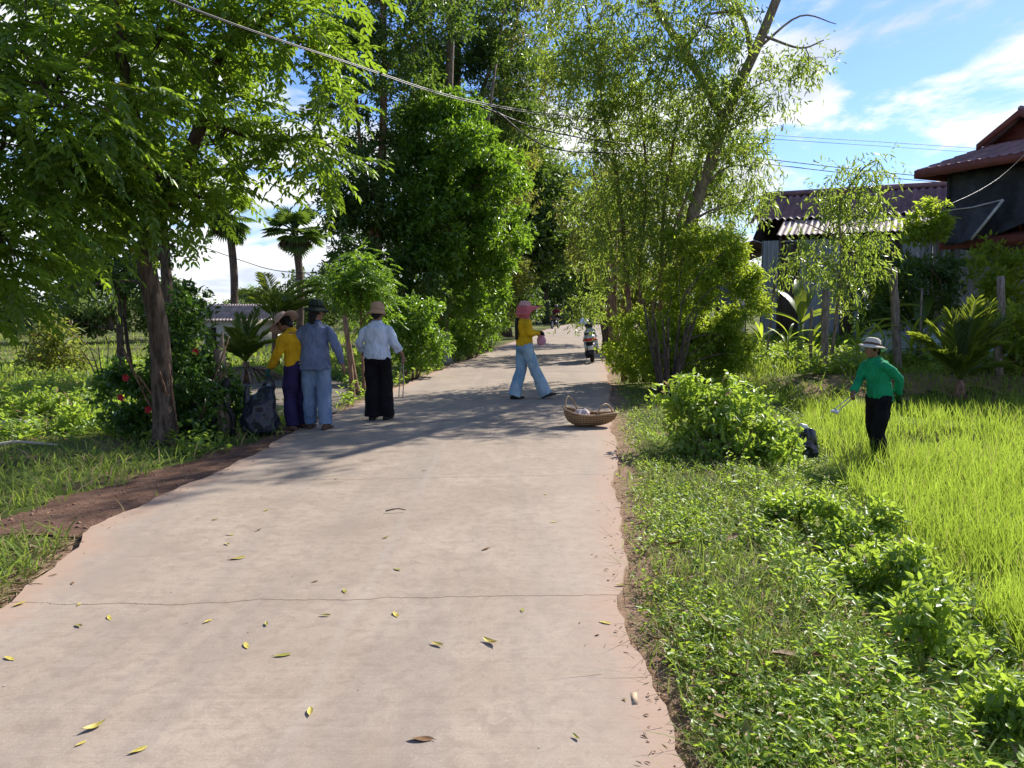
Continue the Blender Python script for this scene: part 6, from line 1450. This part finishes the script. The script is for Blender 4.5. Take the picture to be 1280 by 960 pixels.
def drop(px, py, size, kind, mi, label, group, z=.016):
    p = G(px, py, 0); o = bpy.data.objects.new('fallen_leaf', LM[mi] if kind is YL else None)
    if kind is not YL:
        me = LM[mi].copy(); me.materials.clear(); me.materials.append(kind); o = bpy.data.objects.new('fallen_leaf', me)
    COL.objects.link(o); o.location = (p.x, p.y, z if z else HZ1(p.x, p.y)+.095); o.rotation_euler = (rnd.uniform(-.1, .1)*(1 if z else 5), rnd.uniform(-.1, .1)*(1 if z else 5), rnd.uniform(0, 6.28)); o.scale = (size*.82,)*3
    return tag(o, label, 'leaf', group)
GL = 'fallen leaves on the road'; gen = 'small yellowish fallen leaf lying on the open concrete road'
for px, py, s, k, mi, lab in ((613, 807, 1.15, YL, 2, 'bright yellow curled leaf, largest on the middle of the road'), (119, 914, 1.0, YL, 2, 'bright yellow leaf near the lower left corner of the road'), (388, 895, .8, YL, 1, 'curled yellow leaf lying alone on the lower middle of the road'), (526, 929, 1.1, BL, 3, 'brown and yellow curled leaf at the bottom middle of the road'),
                            (354, 823, .95, OL, 0, 'olive green leaf, larger one just below the long crack'), (308, 811, .85, YL, 0, None), (547, 810, .85, YL, 4, None), (25, 759, .85, YL, 1, 'yellow leaf at the left edge of the road in the shadow streak'), (99, 786, .7, OL, 1, None), (137, 776, .75, YL, 0, None), (99, 759, .55, YL, 3, None),
                            (260, 780, .7, YL, 0, None), (333, 784, .6, OL, 4, None), (407, 773, .65, OL, 1, None), (495, 772, .9, YL, 3, None), (653, 766, .6, OL, 0, None), (757, 782, .8, YL, 0, 'yellow leaf by the right road edge just below the long crack'), (776, 735, .8, YL, 1, 'yellow leaf by the right road edge above the long crack'), (431, 742, .8, OL, 3, None),
                            (497, 715, .75, OL, 0, None), (607, 689, .9, BL, 0, 'thin brown leaf in the middle of the road'), (482, 675, .6, OL, 1, None), (297, 701, 1.2, YL, 3, 'long narrow yellow leaf left of the middle of the road'), (284, 683, .7, YL, 1, None), (288, 671, .7, YL, 3, None), (324, 665, .6, BL, 2, None), (269, 652, .6, YL, 1, None), (333, 640, .7, OL, 0, None), (12, 827, .8, YL, 0, None), (173, 943, .8, YL, 3, None), (692, 655, .6, YL, 0, None), (720, 927, .5, OL, 2, None), (394, 730, .5, BL, 0, None), (91, 732, .55, BL, 0, None), (66, 722, .55, BL, 3, None), (102, 934, .5, YL, 0, None), (682, 620, .6, YL, 0, None), (150, 595, .8, YL, 1, 'yellow leaf on the reddish dirt path'), (530, 590, .6, BL, 0, None), (420, 600, .6, OL, 1, None)):
    if lab is None: lab = {id(YL): gen, id(OL): 'small olive green fallen leaf lying on the open concrete road', id(BL): 'small brown fallen leaf lying on the open concrete road'}[id(k)]
    drop(px, py, s, k, mi, lab, GL)
k = 0
for px, py, s in ((888, 800, 2.1), (978, 838, 1.8), (912, 862, 1.5), (892, 912, 1.4), (935, 940, 1.3), (822, 815, 1.4), (843, 692, 1.5), (915, 680, 1.4), (882, 697, .9), (1015, 838, .9), (990, 700, .8)):
    o = drop(px, py, s, BL if k % 4 else OL, (2, 1, 4, 3)[k % 4], ('large dry brown leaf, biggest on the weedy bank', 'dark curled dry leaf on the bare part of the weedy bank')[k] if k < 2 else 'dry brown leaf lying among the weeds of the bank', 'dry leaves on the weedy bank', 0); k += 1
    if k > 2 and (k-1) % 4 == 0: o['label'] = 'olive dry leaf lying among the weeds of the bank'
mb = MB(); limb(mb, (0, 0, .014), (.15, .03, .014), .006, .004, 6, .03); o = mb.build('twig', BK_dark); g_ = G(482, 643, 0); o.location = (g_.x, g_.y, .012); tag(o, 'short dark twig lying across the middle of the road', 'twig')
mb = MB(); mb.slab([(0, 0, .012), (.07, .02, .016), (.10, .30, .012), (.02, .30, .010)], .01); o = mb.build('bark_strip', m_plain('pale_bark', (.42, .32, .22), .85, .1, .3, 20, stretch=(4, .5, 1))); g_ = G(790, 885, 0); o.location = (g_.x, g_.y, .006); o.scale = (.35, .35, .6); tag(o, 'pale split strip of bark at the right road edge', 'bark')
# far woods that close the view
mb = MB(); P = []
for x in np.arange(-95, 95, 1.6):
    y = 92+8*math.sin(x*.11)+5*math.sin(x*.31); h = 3.2+1.3*math.sin(x*.23)+1.0*math.sin(x*.57+1)+(1.2 if abs(x-5) < 12 else 0)
    for k in range(3): P.append((x+rnd.uniform(-1, 1), y+rnd.uniform(-3, 3), -.3+h*(k+.6)/3))
foliage(mb, np.array(P), 1.5, 24, 'tuft', .42, .5)
tag(mb.build('far_woods', L_far), 'distant woods along the horizon', 'woods', kind='stuff')
mb = MB(); P = [(x, 68+.25*abs(x)+rnd.uniform(-2, 2), rnd.uniform(.2, 1.5)) for x in np.arange(-14, 5, .5)]+[(x, 76+rnd.uniform(-2, 2), rnd.uniform(.2, 2.2)) for x in np.arange(2, 22, .4)]
foliage(mb, np.array(P), .8, 20, 'tuft', .24, .45)
tag(mb.build('roadside_undergrowth', L_far), 'dark undergrowth below the trees at the end of the road', 'undergrowth', kind='stuff')
